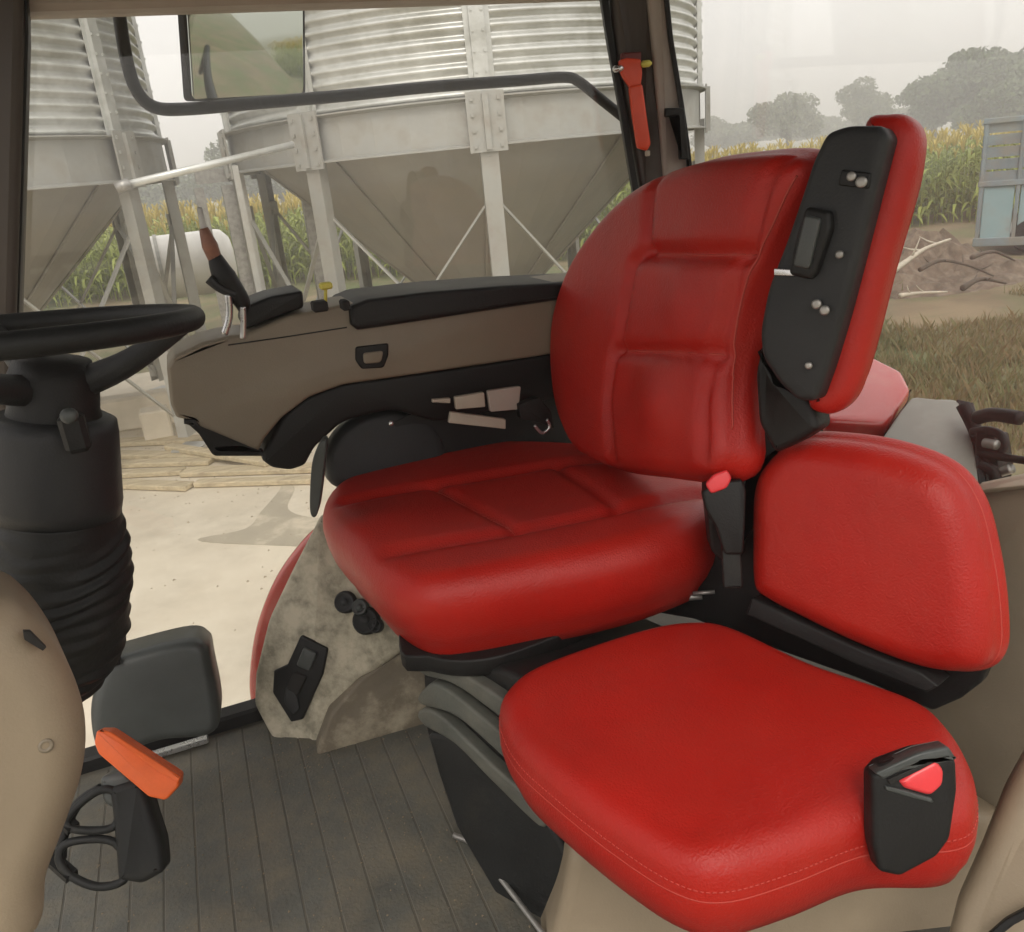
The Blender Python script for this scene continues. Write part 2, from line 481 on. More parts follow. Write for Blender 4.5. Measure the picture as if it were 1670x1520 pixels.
class Slab:
    """solid whose front face lies on a real plane; the outline is given by rays to that plane"""
    def __init__(s, px, O, N, T, Rr=0.01, n=None, smooth=True, dome=0.0, domew=0.12, grooves=(), bulge=0.0, taper=1.0, shift=(0, 0), rings=None, corner=0.1, wrinkle=0.0, humps=()):
        O = np.asarray(O, float); U, V, N = frame(N)
        if (EYE - O) @ N < 0:
            pass
        s.O, s.U, s.V, s.N, s.T, s.R = O, U, V, N, T, Rr
        P = np.array([s.uv(hit(x, y, O, N)) for x, y in px])
        if smooth:
            P = smooth_path(P, 8, True)
            n = n or 120
            P = resample(P, n)
        else:
            P = round_poly(P, corner)
            n = len(P)
            if Rr > 0.004 and n < 40:
                P = resample(P, 72); n = 72
        area = 0.5 * np.sum(P[:, 0] * np.roll(P[:, 1], -1) - np.roll(P[:, 0], -1) * P[:, 1])
        if area < 0: P = P[::-1]
        s.P = P; s.n = n
        s.nrm = np.roll(P, -1, 0) - np.roll(P, 1, 0)
        s.nrm = np.stack([s.nrm[:, 1], -s.nrm[:, 0]], 1); s.nrm /= np.linalg.norm(s.nrm, axis=1)[:, None] + 1e-9
        s.dome, s.domew, s.wr = dome, domew, wrinkle
        s.gr = [(np.array([s.uv(hit(x, y, O, N)) for x, y in g[0]]), g[1], g[2]) for g in grooves]
        s.humps = [(s.uv(hit(h[0], h[1], O, N)), h[2], h[3]) for h in humps]
        s.bulge, s.taper, s.shift = bulge, taper, np.array(shift, float)
        s.c = P.mean(0)
        rings = rings or (34 if (grooves or dome or humps) else (9 if Rr > 0.004 else 3))
        s.rings = rings
    def uv(s, X):
        d = np.asarray(X) - s.O
        return np.array([d @ s.U, d @ s.V])
    def xyz(s, Q, h):
        Q = np.atleast_2d(Q)
        return s.O + Q[:, :1] * s.U + Q[:, 1:2] * s.V + np.reshape(h, (-1, 1)) * s.N
    def height(s, Q):
        d = seg_dist(Q, s.P, np.roll(s.P, -1, 0))
        Rr = max(s.R, 1e-5); dd = np.minimum(d, Rr)
        h = -Rr + np.sqrt(np.maximum(Rr * Rr - (Rr - dd) ** 2, 0))
        h = h + s.dome * (1 - np.exp(-d / s.domew))
        for (G, dep, w) in s.gr:
            g = seg_dist(Q, G[:-1], G[1:])
            h = h - dep * np.exp(-(g / w) ** 2)
        for (c, a, w) in s.humps:
            h = h + a * np.exp(-((Q - c) ** 2).sum(1) / w ** 2)
        if s.wr:
            h = h + s.wr * np.sin(Q[:, 0] * 61 + 3 * np.sin(Q[:, 1] * 23)) * np.sin(Q[:, 1] * 47 + 2 * np.sin(Q[:, 0] * 31)) * np.minimum(d / 0.03, 1)
        return h
    def surf(s, px, py, off=0.0):
        q = s.uv(hit(px, py, s.O, s.N))
        return s.xyz(q, s.height(np.atleast_2d(q)) + off)[0]
    def seam(s, pts, rad, name, m, parent, off=0.0, dashed=False):
        P2 = resample(smooth_path(np.array([s.uv(hit(x, y, s.O, s.N)) for x, y in pts]), 8), 60, False)
        X = s.xyz(P2, s.height(P2) + off)
        mb = MB()
        if dashed:
            for i in range(0, len(X) - 1, 2): mb.tube(X[i:i + 2], rad, 5)
        else:
            mb.tube(X, rad, 6)
        return mb.build(name, m, parent, True)
    def rim(s, depth, off, rad, name, m, parent, a=0.0, b=1.0, dashed=0):
        """piping that follows the outline"""
        i0, i1 = int(a * s.n), int(b * s.n)
        idx = [i % s.n for i in range(i0, i1)]
        fr = (depth - s.R) / max(1e-6, s.T - s.R)
        Q = s.P[idx] + s.nrm[idx] * (s.bulge * math.sin(math.pi * max(0, min(1, fr))))
        Q = s.c + (Q - s.c) * (1 + (s.taper - 1) * max(0, fr)) + s.shift * max(0, fr)
        Q = Q + s.nrm[idx] * off
        mb = MB(); X = s.xyz(Q, np.full(len(Q), -depth))
        if dashed:
            X = resample(X, dashed)
            for i in range(0, dashed - 2, 3): mb.tube(X[i:i + 3], rad, 4)
        else:
            mb.tube(X, rad, 6, closed=(b - a >= 1))
        return mb.build(name, m, parent, True)
    def build(s, name, m, parent=None, auto=None):
        n = s.n; V = []; Fq = []
        t = np.linspace(0, 1, s.rings)
        sc = 1 - t ** 1.35 * 0.97 if s.rings > 12 else np.concatenate([1 - np.linspace(0, 1, s.rings) ** 1.3 * 0.9])
        rows = []
        if s.rings <= 12:                              # thin rounded edge then a flat cap
            ins = s.R * (1 - np.cos(np.linspace(0, math.pi / 2, 5)))
            for k in ins:
                Q = s.P - s.nrm * k
                rows.append((Q, s.height(Q) if s.R > 1e-5 else np.zeros(n)))
        else:
            for k in sc:
                Q = s.c + (s.P - s.c) * k
                rows.append((Q, s.height(Q)))
        body = []
        depths = np.linspace(s.R, s.T - s.R * 0.6, 5 if s.bulge or s.taper != 1 else 2)
        for d in depths:
            fr = (d - s.R) / max(1e-6, s.T - s.R)
            Q = s.P + s.nrm * (s.bulge * math.sin(math.pi * min(1, fr)))
            Q = s.c + (Q - s.c) * (1 + (s.taper - 1) * fr) + s.shift * fr
            body.append((Q, np.full(n, -d)))
        Q, _ = body[-1]
        body.append((Q - s.nrm * min(0.3 * s.R, 0.004), np.full(n, -(s.T - 0.2 * s.R))))
        body.append((s.c + s.shift + (Q - s.c - s.shift) * (1 - 0.4 * min(0.2, s.R / 0.1)), np.full(n, -s.T)))
        allr = list(reversed(body)) + rows[1:] if len(rows) > 1 else list(reversed(body))
        for Q, h in allr: V.append(s.xyz(Q, h))
        nr = len(allr)
        for i in range(nr - 1):
            for k in range(n):
                k2 = (k + 1) % n
                Fq.append((i * n + k, i * n + k2, (i + 1) * n + k2, (i + 1) * n + k))
        V = np.vstack(V)
        Fq.append(tuple(range(n))[::-1])
        Fq.append(tuple((nr - 1) * n + k for k in range(n)))
        return link(name, V, Fq, m, parent, True, auto or (45 if s.R < 0.008 else None))

def slab(name, px, O, N, T, m, parent=None, Rr=0.003, auto=None, **k):
    s = Slab(px, O, N, T, Rr, **k)
    s.obj = s.build(name, m, parent, auto)
    return s

def planeshift(O, N, d):
    N = np.asarray(N, float) / np.linalg.norm(N)
    return np.asarray(O, float) + N * d

GZ = -1.40            # the yard
# ================================================================== GROUND AND SKYLINE
mb = MB()
xs = np.concatenate([np.linspace(-600, -40, 12), np.linspace(-36, 60, 70), np.linspace(70, 640, 12)])
ys = np.concatenate([np.linspace(-300, -20, 6), np.linspace(-14, 60, 60), np.linspace(75, 640, 12)])
V = []
for y in ys:
    for x in xs:
        b = 0.0
        if x > 3.9 or y > 10.6:
            b = 0.05 * math.sin(x * 1.3 + y) * math.sin(y * 0.9) + 0.03 * math.sin(x * 3.1) * math.cos(y * 2.7)
        V.append((x, y, GZ - 0.07 + b))
nx = len(xs)
Fq = [(j * nx + i, j * nx + i + 1, (j + 1) * nx + i + 1, (j + 1) * nx + i) for j in range(len(ys) - 1) for i in range(nx - 1)]
g = link('ground', V, Fq, SOIL, None, True)
tag(g, 'brown and green field ground around the yard', None, None, 'structure')

def sheet(name, poly, z, m, th=0.1):
    n = len(poly)
    V = [(x, y, z) for x, y in poly] + [(x, y, z - th) for x, y in poly]
    Fq = [tuple(range(n))] + [(i, i + n, (i + 1) % n + n, (i + 1) % n) for i in range(n)]
    return link(name, V, Fq, m, None, False)
cs = sheet('concrete_yard', [(-22, -4), (3.8, -4), (3.8, 7.0), (4.6, 14), (-22, 14)], GZ, CONC, 0.14)
tag(cs, None, None, None, 'structure')
# irregular darker shape on the concrete, broken up by noise towards the yard colour
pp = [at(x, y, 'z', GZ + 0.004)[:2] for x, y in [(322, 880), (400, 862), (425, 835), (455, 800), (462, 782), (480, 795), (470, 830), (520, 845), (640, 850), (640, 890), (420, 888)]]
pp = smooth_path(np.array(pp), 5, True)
tag(sheet('dark_patch', [tuple(p) for p in pp], GZ + 0.004, PATCH, 0.003), None, None, None, 'structure')

# ================================================================== GRAIN BINS
def wall_sheet_mesh(Rb, a0, a1, z0, nc, pitch=0.105, amp=0.021, na=9, ns=8):
    V = []; nz = nc * ns + 1
    for j in range(nz):
        z = z0 + j * pitch / ns
        r_ = Rb + amp * math.sin(2 * math.pi * j / ns)
        for i in range(na):
            a = a0 + (a1 - a0) * i / (na - 1)
            V.append((r_ * math.sin(a), -r_ * math.cos(a), z))
    Fq = [(j * na + i, j * na + i + 1, (j + 1) * na + i + 1, (j + 1) * na + i) for j in range(nz - 1) for i in range(na - 1)]
    me = bpy.data.meshes.new('wall_sheet')
    me.from_pydata(V, [], Fq); me.materials.append(GALV)
    me.polygons.foreach_set('use_smooth', [True] * len(Fq))
    return me

RB = 2.7; NL = 10; ZR = 1.30 - GZ
def sub(name, me, parent, rot=0.0, loc=(0, 0, 0)):
    o = bpy.data.objects.new(name, me); COL.objects.link(o); o.parent = parent
    o.rotation_euler = (0, 0, rot); o.location = loc
    return o
def local_mesh(mb, name, m, smooth=False):
    me = bpy.data.meshes.new(name); me.from_pydata(mb.v, [], mb.f); me.materials.append(m)
    if smooth: me.polygons.foreach_set('use_smooth', [True] * len(me.polygons))
    return me

st = 2 * math.pi / NL
ws_me = wall_sheet_mesh(RB, 0, st, 0, 9)
def leg_mesh():
    mb = MB()
    mb.box((0, -RB - 0.07, (ZR + 0.1) / 2 + 0.1), (0.16, 0.012, ZR - 0.1))
    mb.box((-0.075, -RB - 0.02, (ZR + 0.1) / 2 + 0.1), (0.012, 0.11, ZR - 0.1))
    mb.box((0.075, -RB - 0.02, (ZR + 0.1) / 2 + 0.1), (0.012, 0.11, ZR - 0.1))
    mb.box((0, -RB - 0.03, 0.07), (0.30, 0.28, 0.02))
    return local_mesh(mb, 'leg', GALVP)
def stiff_mesh():
    mb = MB()
    mb.box((0, -RB - 0.055, ZR + 0.42 + 2.9), (0.13, 0.012, 5.8))
    for s_ in (-1, 1):
        mb.box((s_ * 0.062, -RB - 0.03, ZR + 0.42 + 2.9), (0.010, 0.05, 5.8))
        mb.box((s_ * 0.09, -RB - 0.018, ZR + 0.42 + 2.9), (0.05, 0.008, 5.8))
    for i in range(36):
        for s_ in (-1, 1):
            mb.box((s_ * 0.045, -RB - 0.067, ZR + 0.45 + i * 0.16), (0.02, 0.012, 0.02))
    return local_mesh(mb, 'stiffener', GALV)
def brace_mesh(sg):
    # rod from the top of one leg to the foot of the next
    a0, a1 = (0, st) if sg > 0 else (st, 0)
    mb = MB(); r_ = RB - 0.02 + (0.012 * sg)
    p0 = np.array([r_ * math.sin(a0), -r_ * math.cos(a0), ZR - 0.42]); p1 = np.array([r_ * math.sin(a1), -r_ * math.cos(a1), 0.35])
    mb.bar(p0, p1, 0.045, 0.02)
    mb.box(p0, (0.12, 0.03, 0.16)); mb.box(p1, (0.12, 0.03, 0.16))
    return local_mesh(mb, 'brace', GALVP)
def ring_mesh():
    mb = MB(); n = NL * 5
    a = np.linspace(0, st, 6)
    V = []; prof = [(RB + 0.02, ZR), (RB + 0.10, ZR), (RB + 0.10, ZR + 0.012), (RB + 0.035, ZR + 0.03), (RB + 0.035, ZR + 0.38), (RB + 0.11, ZR + 0.40), (RB + 0.11, ZR + 0.412), (RB + 0.02, ZR + 0.42)]
    for x in a:
        for r_, z in prof: V.append((r_ * math.sin(x), -r_ * math.cos(x), z))
    k = len(prof)
    Fq = [(i * k + j, (i + 1) * k + j, (i + 1) * k + (j + 1) % k, i * k + (j + 1) % k) for i in range(5) for j in range(k)]
    mb.add(V, Fq); return local_mesh(mb, 'ring_beam', GALVP)
def gusset_mesh():
    mb = MB()
    mb.box((0, -RB - 0.10, ZR + 0.2), (0.34, 0.02, 0.5)); mb.box((0, -RB - 0.125, ZR + 0.2), (0.05, 0.04, 0.46))
    for x in (-0.12, 0.12):
        for z in (0, 0.13, 0.26, 0.39): mb.box((x, -RB - 0.115, ZR + z), (0.03, 0.02, 0.03))
    return local_mesh(mb, 'gusset_plate', GALVP)
def cone_mesh():
    mb = MB(); s2 = st; na, nr = 5, 6; V = []
    for j in range(nr):
        t = j / (nr - 1); r_ = (RB - 0.01) * (1 - t) + 0.28 * t; z = (ZR + 0.25) * (1 - t) + 0.72 * t
        for i in range(na):
            a = s2 * i / (na - 1) * 1.012; rr = r_ - (0.008 if i == 0 else 0) - 0.004 * i
            V.append((rr * math.sin(a), -rr * math.cos(a), z))
    mb.add(V, [(j * na + i, (j + 1) * na + i, (j + 1) * na + i + 1, j * na + i + 1) for j in range(nr - 1) for i in range(na - 1)])
    # raised seam flange
    p0 = np.array([0, -(RB - 0.0), ZR + 0.25]); p1 = np.array([0, -0.29, 0.72])
    mb.bar(p0, p1, 0.025, 0.02)
    return local_mesh(mb, 'hopper_panel', CONE, False)
leg_me, stf_me, b1_me, b2_me, ring_me, gus_me, con_me = leg_mesh(), stiff_mesh(), brace_mesh(1), brace_mesh(-1), ring_mesh(), gusset_mesh(), cone_mesh()

def grain_bin(heading, dist, first, label):
    c = (dist * math.sin(R(heading)), dist * math.cos(R(heading)), GZ)
    b = empty('grain_bin', c, label, 'grain bin', 'galvanised hopper bins behind the tractor')
    for k in range(NL):
        a = first + k * st
        l = sub('leg', leg_me, b, a)
        sub('stiffener', stf_me, b, a); sub('gusset_plate', gus_me, b, a)
        sub('brace', b1_me, b, a); sub('brace', b2_me, b, a)
        sub('ring_beam', ring_me, b, a); sub('hopper_panel', con_me, b, a)
        for t in range(6):
            sub('wall_sheet', ws_me, b, a, (0, 0, ZR + 0.42 + t * 9 * 0.105))
    mb = MB(); mb.lathe((0, 0, 0), (0, 0, 1), [(RB + 0.05, ZR + 0.42 + 5.67), (0.5, ZR + 7.5), (0.45, ZR + 7.7)], 48)
    sub('roof', local_mesh(mb, 'roof', GALV), b)
    mb = MB(); mb.lathe((0, 0, 0), (0, 0, 1), [(0.29, 0.45), (0.30, 0.72), (0.31, 0.8)], 24)
    sub('outlet', local_mesh(mb, 'outlet', DSTEEL), b)
    return b
# first leg angle is measured clockwise from the side facing -y
bin1 = grain_bin(19.2, 10.7, R(-19.2 + 3.9), 'nearer view of a corrugated hopper bin, between the window pillar and the sky gap')
bin2 = grain_bin(-14.2, 10.7, R(14.2 + 9), 'corrugated hopper bin at the left with a ladder rail up its side')
# ladder up the left bin
mb = MB()
La = R(14.2 - 1)
for s_ in (-0.2, 0.2):
    a = La + s_ / RB
    mb.bar((( RB + 0.22) * math.sin(a), -(RB + 0.22) * math.cos(a), 1.6), ((RB + 0.22) * math.sin(a), -(RB + 0.22) * math.cos(a), 8.2), 0.05, 0.05)
for k in range(22):
    z = 1.7 + k * 0.3
    mb.bar(((RB + 0.22) * math.sin(La - 0.2 / RB), -(RB + 0.22) * math.cos(La - 0.2 / RB), z), ((RB + 0.22) * math.sin(La + 0.2 / RB), -(RB + 0.22) * math.cos(La + 0.2 / RB), z), 0.03, 0.03)
sub('ladder', local_mesh(mb, 'ladder', GALV), bin2)

# transfer pipe that slopes up past the bins
pa, pb = at(200, 303, 'y', 7.4), at(478, 236, 'y', 7.9)
mb = MB(); mb.tube([pa, pb], 0.030, 14)
pipe = empty('transfer_pipe', pa, 'thin pale auger pipe sloping up between the two bins', 'auger pipe')
mb.build('pipe', GALV, pipe, True)
mb = MB(); mb.tube([pa - np.array([.05, 0, .015]), pa + np.array([.06, 0, .015])], 0.045, 12); mb.build('end_collar', DSTEEL, pipe, True)
for t in (0.62,):
    q = pa + (pb - pa) * t
    mb = MB(); mb.bar(q - np.array([0, 0, 0.05]), (q[0], q[1], GZ), 0.05, 0.05); mb.build('support_post', GALVP, pipe)

# dark steel frame and posts between the bins
fr = empty('steel_frame', at(370, 480, 'y', 10.0) * np.array([1, 1, 0]) + np.array([0, 0, GZ]), 'dark upright steel frame standing between the two bins', 'steel frame')
for (x, w) in ((322, .1), (372, .16), (496, .12)):
    p = at(x, 300, 'y', 10.2); mb = MB(); mb.bar((p[0], p[1], GZ), (p[0], p[1], 1.2), w, w); mb.build('post', DSTEEL, fr)
p0, p1 = at(318, 290, 'y', 10.2), at(385, 284, 'y', 10.2)
mb = MB(); mb.bar(p0, p1, .12, .14); mb.build('beam', DSTEEL, fr)

# white tank seen behind the left hopper
wt = empty('white_tank', (*at(300, 470, 'y', 17)[:2], GZ), 'white rounded tank on a stand, behind the left hopper', 'tank')
c0 = at(305, 432, 'y', 17)
mb = MB(); mb.lathe(c0 - np.array([1.0, 0, 0]), (1, 0, 0), [(0.15, 0.12), (0.42, 0.17), (0.56, 0.3), (0.58, 0.4), (0.58, 1.6), (0.56, 1.7), (0.42, 1.83), (0.15, 1.88)], 32)
mb.build('tank_body', WHITE, wt, True)
for dx in (-0.45, 0.0, 0.45):
    mb = MB(); mb.lathe(c0 + np.array([dx, 0, 0]), (1, 0, 0), [(0.585, -0.03), (0.60, -0.03), (0.60, 0.03), (0.585, 0.03)], 32); mb.build('band', GALVP, wt)
for dx in (-0.5, 0.5):
    mb = MB(); mb.box((c0[0] + dx, c0[1], (c0[2] - 0.5 + GZ) / 2), (0.12, 0.9, c0[2] - 0.5 - GZ)); mb.build('stand', DSTEEL, wt)

# ================================================================== PLANKS AND FOOTING BLOCK
def plank(a, b, w, h, z, label):
    A = at(*a, 'z', z); B = at(*b, 'z', z)
    mb = MB(); mb.bar(A - [0, 0, 0], B, w, h, bev=0.008)
    o = mb.build('plank', WOOD)
    tag(o, label, 'plank', 'loose planks on the concrete')
pl_spec = [((180, 722), (330, 716), .20, 'plank at the back of the loose boards, under the blunt nose of the beige console'),
           ((185, 741), (420, 745), .16, 'long plank just below the rearmost board of the loose pile'),
           ((190, 757), (345, 752), .14, 'short plank in the middle of the loose boards beside the column'),
           ((300, 770), (530, 762), .18, 'wide plank lying right of the middle, reaching towards the seat'),
           ((186, 774), (300, 768), .13, 'stubby plank at the left of the pile beside the black column'),
           ((320, 788), (520, 782), .12, 'nearest plank on the right, beside the dark patch'),
           ((188, 789), (310, 793), .15, 'nearest plank on the left, touching the column outline'),
           ((275, 728), (440, 755), .12, 'plank lying askew across the others')]
for i, (a, b, w, lb) in enumerate(pl_spec):
    plank(a, b, w, 0.05, GZ + 0.03 + (0.05 if i in (7,) else 0.0), lb)
q = at(262, 722, 'z', GZ)
mb = MB(); mb.box((q[0], q[1] + 0.15, GZ + 0.18), (0.30, 0.3, 0.36), bev=0.02)
tag(mb.build('footing_block', CONC), 'small upright concrete block behind the planks', 'concrete block')
q0, q1 = at(150, 690, 'z', GZ + 0.2), at(300, 668, 'z', GZ + 0.2)
mb = MB(); mb.bar(q0 + [0, .3, 0], q1 + [0, .3, 0], 0.3, 0.4, bev=0.03)
tag(mb.build('concrete_kerb', CONC), 'pale concrete kerb running behind the footing block', 'kerb')

# ================================================================== CORN
def corn_field():
    def stalk(h):
        V = []; Fq = []; T = []
        def quadstrip(P, W, side, tgt):
            b = len(V)
            for p, w in zip(P, W):
                V.append(np.array(p) - side * w); V.append(np.array(p) + side * w)
            for i in range(len(P) - 1):
                Fq.append((b + 2 * i, b + 2 * i + 1, b + 2 * i + 3, b + 2 * i + 2)); T.append(tgt)
        for a in (0, math.pi / 2):
            sd_ = np.array([math.cos(a), math.sin(a), 0])
            quadstrip([(0, 0, 0), (0, 0, h * 0.9)], [0.018, 0.010], sd_, 0)
        for k in range(9):
            a = k * 2.5 + random.random(); z = h * (0.12 + 0.085 * k); L = 0.75 * (1 - 0.25 * abs(k - 4) / 4)
            d = np.array([math.cos(a), math.sin(a), 0]); sd_ = np.array([-d[1], d[0], 0])
            P = [np.array([0, 0, z]) + d * L * t + np.array([0, 0, 1]) * (0.9 * L * t - 1.15 * L * t * t) for t in (0, .3, .6, .85, 1)]
            quadstrip(P, [0.02, 0.045, 0.04, 0.022, 0.002], sd_, 0)
        for k in range(6):
            a = k * 1.05; d = np.array([math.cos(a), math.sin(a), 0]) * 0.35
            P = [np.array([0, 0, h * 0.86]), np.array([0, 0, h * 0.95]) + d * 0.12, np.array([0, 0, h]) + d * 0.4]
            quadstrip(P, [0.012, 0.022, 0.012], np.array([-d[1], d[0], 0]) / 0.35, 1)
        return np.array(V), np.array(Fq), np.array(T)
    protos = [stalk(h) for h in (2.05, 2.2, 2.3, 2.4)]
    Vs, Fs, Ts = [], [], []; base = 0
    p0 = np.array([-14.0, 31.0]); p1 = np.array([33.0, 11.0])          # near edge of the field
    d = (p1 - p0); L = np.linalg.norm(d); d /= L; nn = np.array([-d[1], d[0]])
    if nn[1] < 0: nn = -nn
    rows = 12
    for r_ in range(rows):
        t = 0
        while t < L:
            t += 0.19 + random.random() * 0.08
            p = p0 + d * t + nn * (r_ * 0.72 + random.uniform(-.12, .12))
            V, Fq, T = protos[random.randrange(4)]
            a = random.uniform(0, 6.28); s_ = random.uniform(.9, 1.06)
            ca, sa = math.cos(a) * s_, math.sin(a) * s_
            W = np.stack([V[:, 0] * ca - V[:, 1] * sa + p[0] + V[:, 2] * random.uniform(-.04, .04), V[:, 0] * sa + V[:, 1] * ca + p[1], V[:, 2] * s_ + GZ - 0.1], 1)
            Vs.append(W); Fs.append(Fq + base); Ts.append(T); base += len(V)
    V = np.vstack(Vs); Fq = np.vstack(Fs); T = np.concatenate(Ts)
    me = bpy.data.meshes.new('corn_field')
    me.vertices.add(len(V)); me.vertices.foreach_set('co', V.ravel().astype(np.float32))
    me.loops.add(Fq.size); me.loops.foreach_set('vertex_index', Fq.ravel().astype(np.int32))
    me.polygons.add(len(Fq)); me.polygons.foreach_set('loop_start', np.arange(0, Fq.size, 4, dtype=np.int32))
    me.materials.append(CORNL); me.materials.append(CORNT)
    me.polygons.foreach_set('material_index', T.astype(np.int32))
    me.update(calc_edges=True)
    o = bpy.data.objects.new('corn_field', me); COL.objects.link(o)
    tag(o, 'ripening corn with yellow tassels behind the bins and the heap', 'corn', None, 'stuff')
corn_field()

# ================================================================== TREES
def leaf_cloud(cl, n, size):
    """cl: list of (centre, radii); n leaf-clump quads spread through each"""
    V = []; 
    tot = sum(r_[0] * r_[1] * r_[2] for _, r_ in cl)
    for c, r_ in cl:
        m = max(40, int(n * r_[0] * r_[1] * r_[2] / tot))
        d = rng.normal(size=(m, 3)); d /= np.linalg.norm(d, axis=1)[:, None]
        rad = rng.uniform(0.35, 1.08, m)[:, None] ** 0.6
        P = np.array(c) + d * rad * np.array(r_)
        a = rng.normal(size=(m, 3)); a /= np.linalg.norm(a, axis=1)[:, None]
        b = np.cross(a, rng.normal(size=(m, 3))); b /= np.linalg.norm(b, axis=1)[:, None]
        s_ = rng.uniform(.5, 1.3, m)[:, None] * size
        Q = np.stack([P - a * s_, P - b * s_ * .6, P + a * s_, P + b * s_ * .6], 1)
        V.append(Q.reshape(-1, 3))
    V = np.vstack(V)
    Fq = np.arange(len(V)).reshape(-1, 4)
    return V, Fq
def tree(px, top_py, dist, wpx, label, leaf=LEAF, clumps=9, n=7000, group='trees on the skyline', size=None):
    d = ray(px, top_py); k = dist / math.hypot(d[0], d[1])
    top = EYE + d * k; w = wpx * dist / FPX / 2
    x, y = top[0], top[1]; H = top[2] - GZ
    t = empty('tree', (x, y, GZ), label, 'tree', group)
    mb = MB()
    lean = random.uniform(-.04, .04)
    mb.tube([(x, y, GZ - 0.2), (x + lean * H * .3, y, GZ + H * .3), (x + lean * H * .6, y, GZ + H * .75)], [w * .10, w * .075, w * .02], 8)
    cl = []
    for i in range(clumps):
        a = 6.283 * i / clumps + random.uniform(-.3, .3); z = random.uniform(.42, .86); rr = (1 - abs(z - .6) * 1.3) * w * random.uniform(.45, .85)
        c = (x + math.cos(a) * rr, y + math.sin(a) * rr, GZ + H * z)
        q = w * random.uniform(.28, .48)
        cl.append((c, (q, q, min(q, H * .2) * random.uniform(.7, 1))))
        mb.tube([(x + lean * H * .3, y, GZ + H * (.22 + .3 * random.random())), ((x + c[0]) / 2, (y + c[1]) / 2, c[2] - H * .12), c], [w * .045, w * .03, w * .008], 5)
    cl.append(((x, y, GZ + H * .6), (w * .55, w * .55, H * .28)))
    cl.append(((x + lean * w, y, GZ + H * .86), (w * .42, w * .42, H * .14)))
    mb.build('trunk', BARK, t, True)
    V, Fq = leaf_cloud(cl, n, size or w * .05)
    link('crown', V, [tuple(int(i) for i in q) for q in Fq], leaf, t, False)
    return t
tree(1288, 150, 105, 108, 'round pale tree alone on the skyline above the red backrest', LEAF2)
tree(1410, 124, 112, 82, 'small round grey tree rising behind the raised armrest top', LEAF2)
tree(1600, 78, 90, 170, 'tallest tree of the clump above the blue trailer', LEAF, 13, 11000)
tree(1530, 125, 95, 110, 'stepped shoulder tree at the left of the tall clump', LEAF, 10, 7000)
tree(1690, 95, 85, 150, 'dark tree at the right edge beside the tallest tree', LEAF, 11, 8000)
tree(1660, 130, 80, 150, 'lower tree in front of the tall clump at right', LEAF, 11, 8000)
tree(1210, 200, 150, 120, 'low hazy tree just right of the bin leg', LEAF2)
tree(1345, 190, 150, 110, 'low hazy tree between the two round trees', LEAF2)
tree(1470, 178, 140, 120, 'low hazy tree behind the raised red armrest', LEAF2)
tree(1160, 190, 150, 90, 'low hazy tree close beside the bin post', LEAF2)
for i, (x, y, w, lb) in enumerate([(395, 232, 130, 'broad tree filling the gap between the two bins'), (450, 246, 140, 'tree at the right of the gap between the bins'),
                                (350, 262, 130, 'tree low at the left of the gap between the bins'), (540, 262, 160, 'tree behind the legs of the nearer bin'),
                                (640, 262, 170, 'tree seen past the hopper of the nearer bin'), (240, 300, 170, 'tree seen below the ring of the left bin'), (110, 300, 170, 'tree behind the legs of the left bin'),
                                (800, 250, 170, 'tree mostly behind the nearer hopper'), (960, 235, 170, 'tree behind the nearer hopper beside the window pillar')]):
    tree(x, y, 75 + 4 * (i % 3), w, lb, LEAF, 11, 6000)

# ================================================================== BLUE TRAILER, HEAP, BRANCHES
tc0 = at(1590, 412, 'z', GZ)
rdir = np.array([0.62, -0.78, 0.0])                      # along its side, away to the right
ndir = np.array([-0.78, -0.62, 0.0])
def TR(a, b, z): return tc0 + rdir * a - ndir * b + np.array([0, 0, z])
tr = empty('farm_trailer', (*TR(1.5, 1, 0)[:2], GZ), 'faded blue slat sided farm trailer parked at the right edge', 'trailer')
sc_ = np.linalg.norm(tc0[:2]) / 15.5
Ht = 2.42
for i in range(7):
    mb = MB(); mb.box(TR(i * 0.62, 0, Ht / 2 + 0.12), (0.07, 0.07, Ht - 0.24), (rdir, ndir, (0, 0, 1)), 0.01); mb.build('post', BLUE1, tr)
for k in range(5):
    mb = MB(); mb.bar(TR(-0.05, 0.03, 1.42 + k * 0.22), TR(3.8, 0.03, 1.42 + k * 0.22), 0.03, 0.185); mb.build('slat', BLUE1, tr)
    mb = MB(); mb.bar(TR(0.0, 0.05, 1.42 + k * 0.22), TR(0.0, 1.9, 1.42 + k * 0.22), 0.03, 0.185); mb.build('slat', BLUE1, tr)
for i in range(6):
    mb = MB(); mb.box(TR(0.31 + i * 0.62, 0.02, 0.75), (0.52, 0.03, 0.98), (rdir, ndir, (0, 0, 1)), 0.01); mb.build('board_panel', BLUE2, tr)
    mb = MB(); mb.box(TR(0.31 + i * 0.62, -0.03, 0.20), (0.14, 0.02, 0.10), (rdir, ndir, (0, 0, 1))); mb.build('slot', DARKR, tr)
for z, h in ((0.2, 0.16), (1.29, 0.10), (Ht, 0.10)):
    mb = MB(); mb.bar(TR(-0.06, 0, z), TR(3.8, 0, z), 0.10, h, bev=0.01); mb.build('rail', BLUE1, tr)
mb = MB(); mb.box(TR(0.0, 0.95, 0.75), (0.03, 1.9, 1.0), (rdir, ndir, (0, 0, 1))); mb.build('end_panel', BLUE1, tr)
mb = MB(); mb.box(TR(1.9, 0.95, 0.3), (3.8, 1.8, 0.12), (rdir, ndir, (0, 0, 1))); mb.build('deck', DSTEEL, tr)
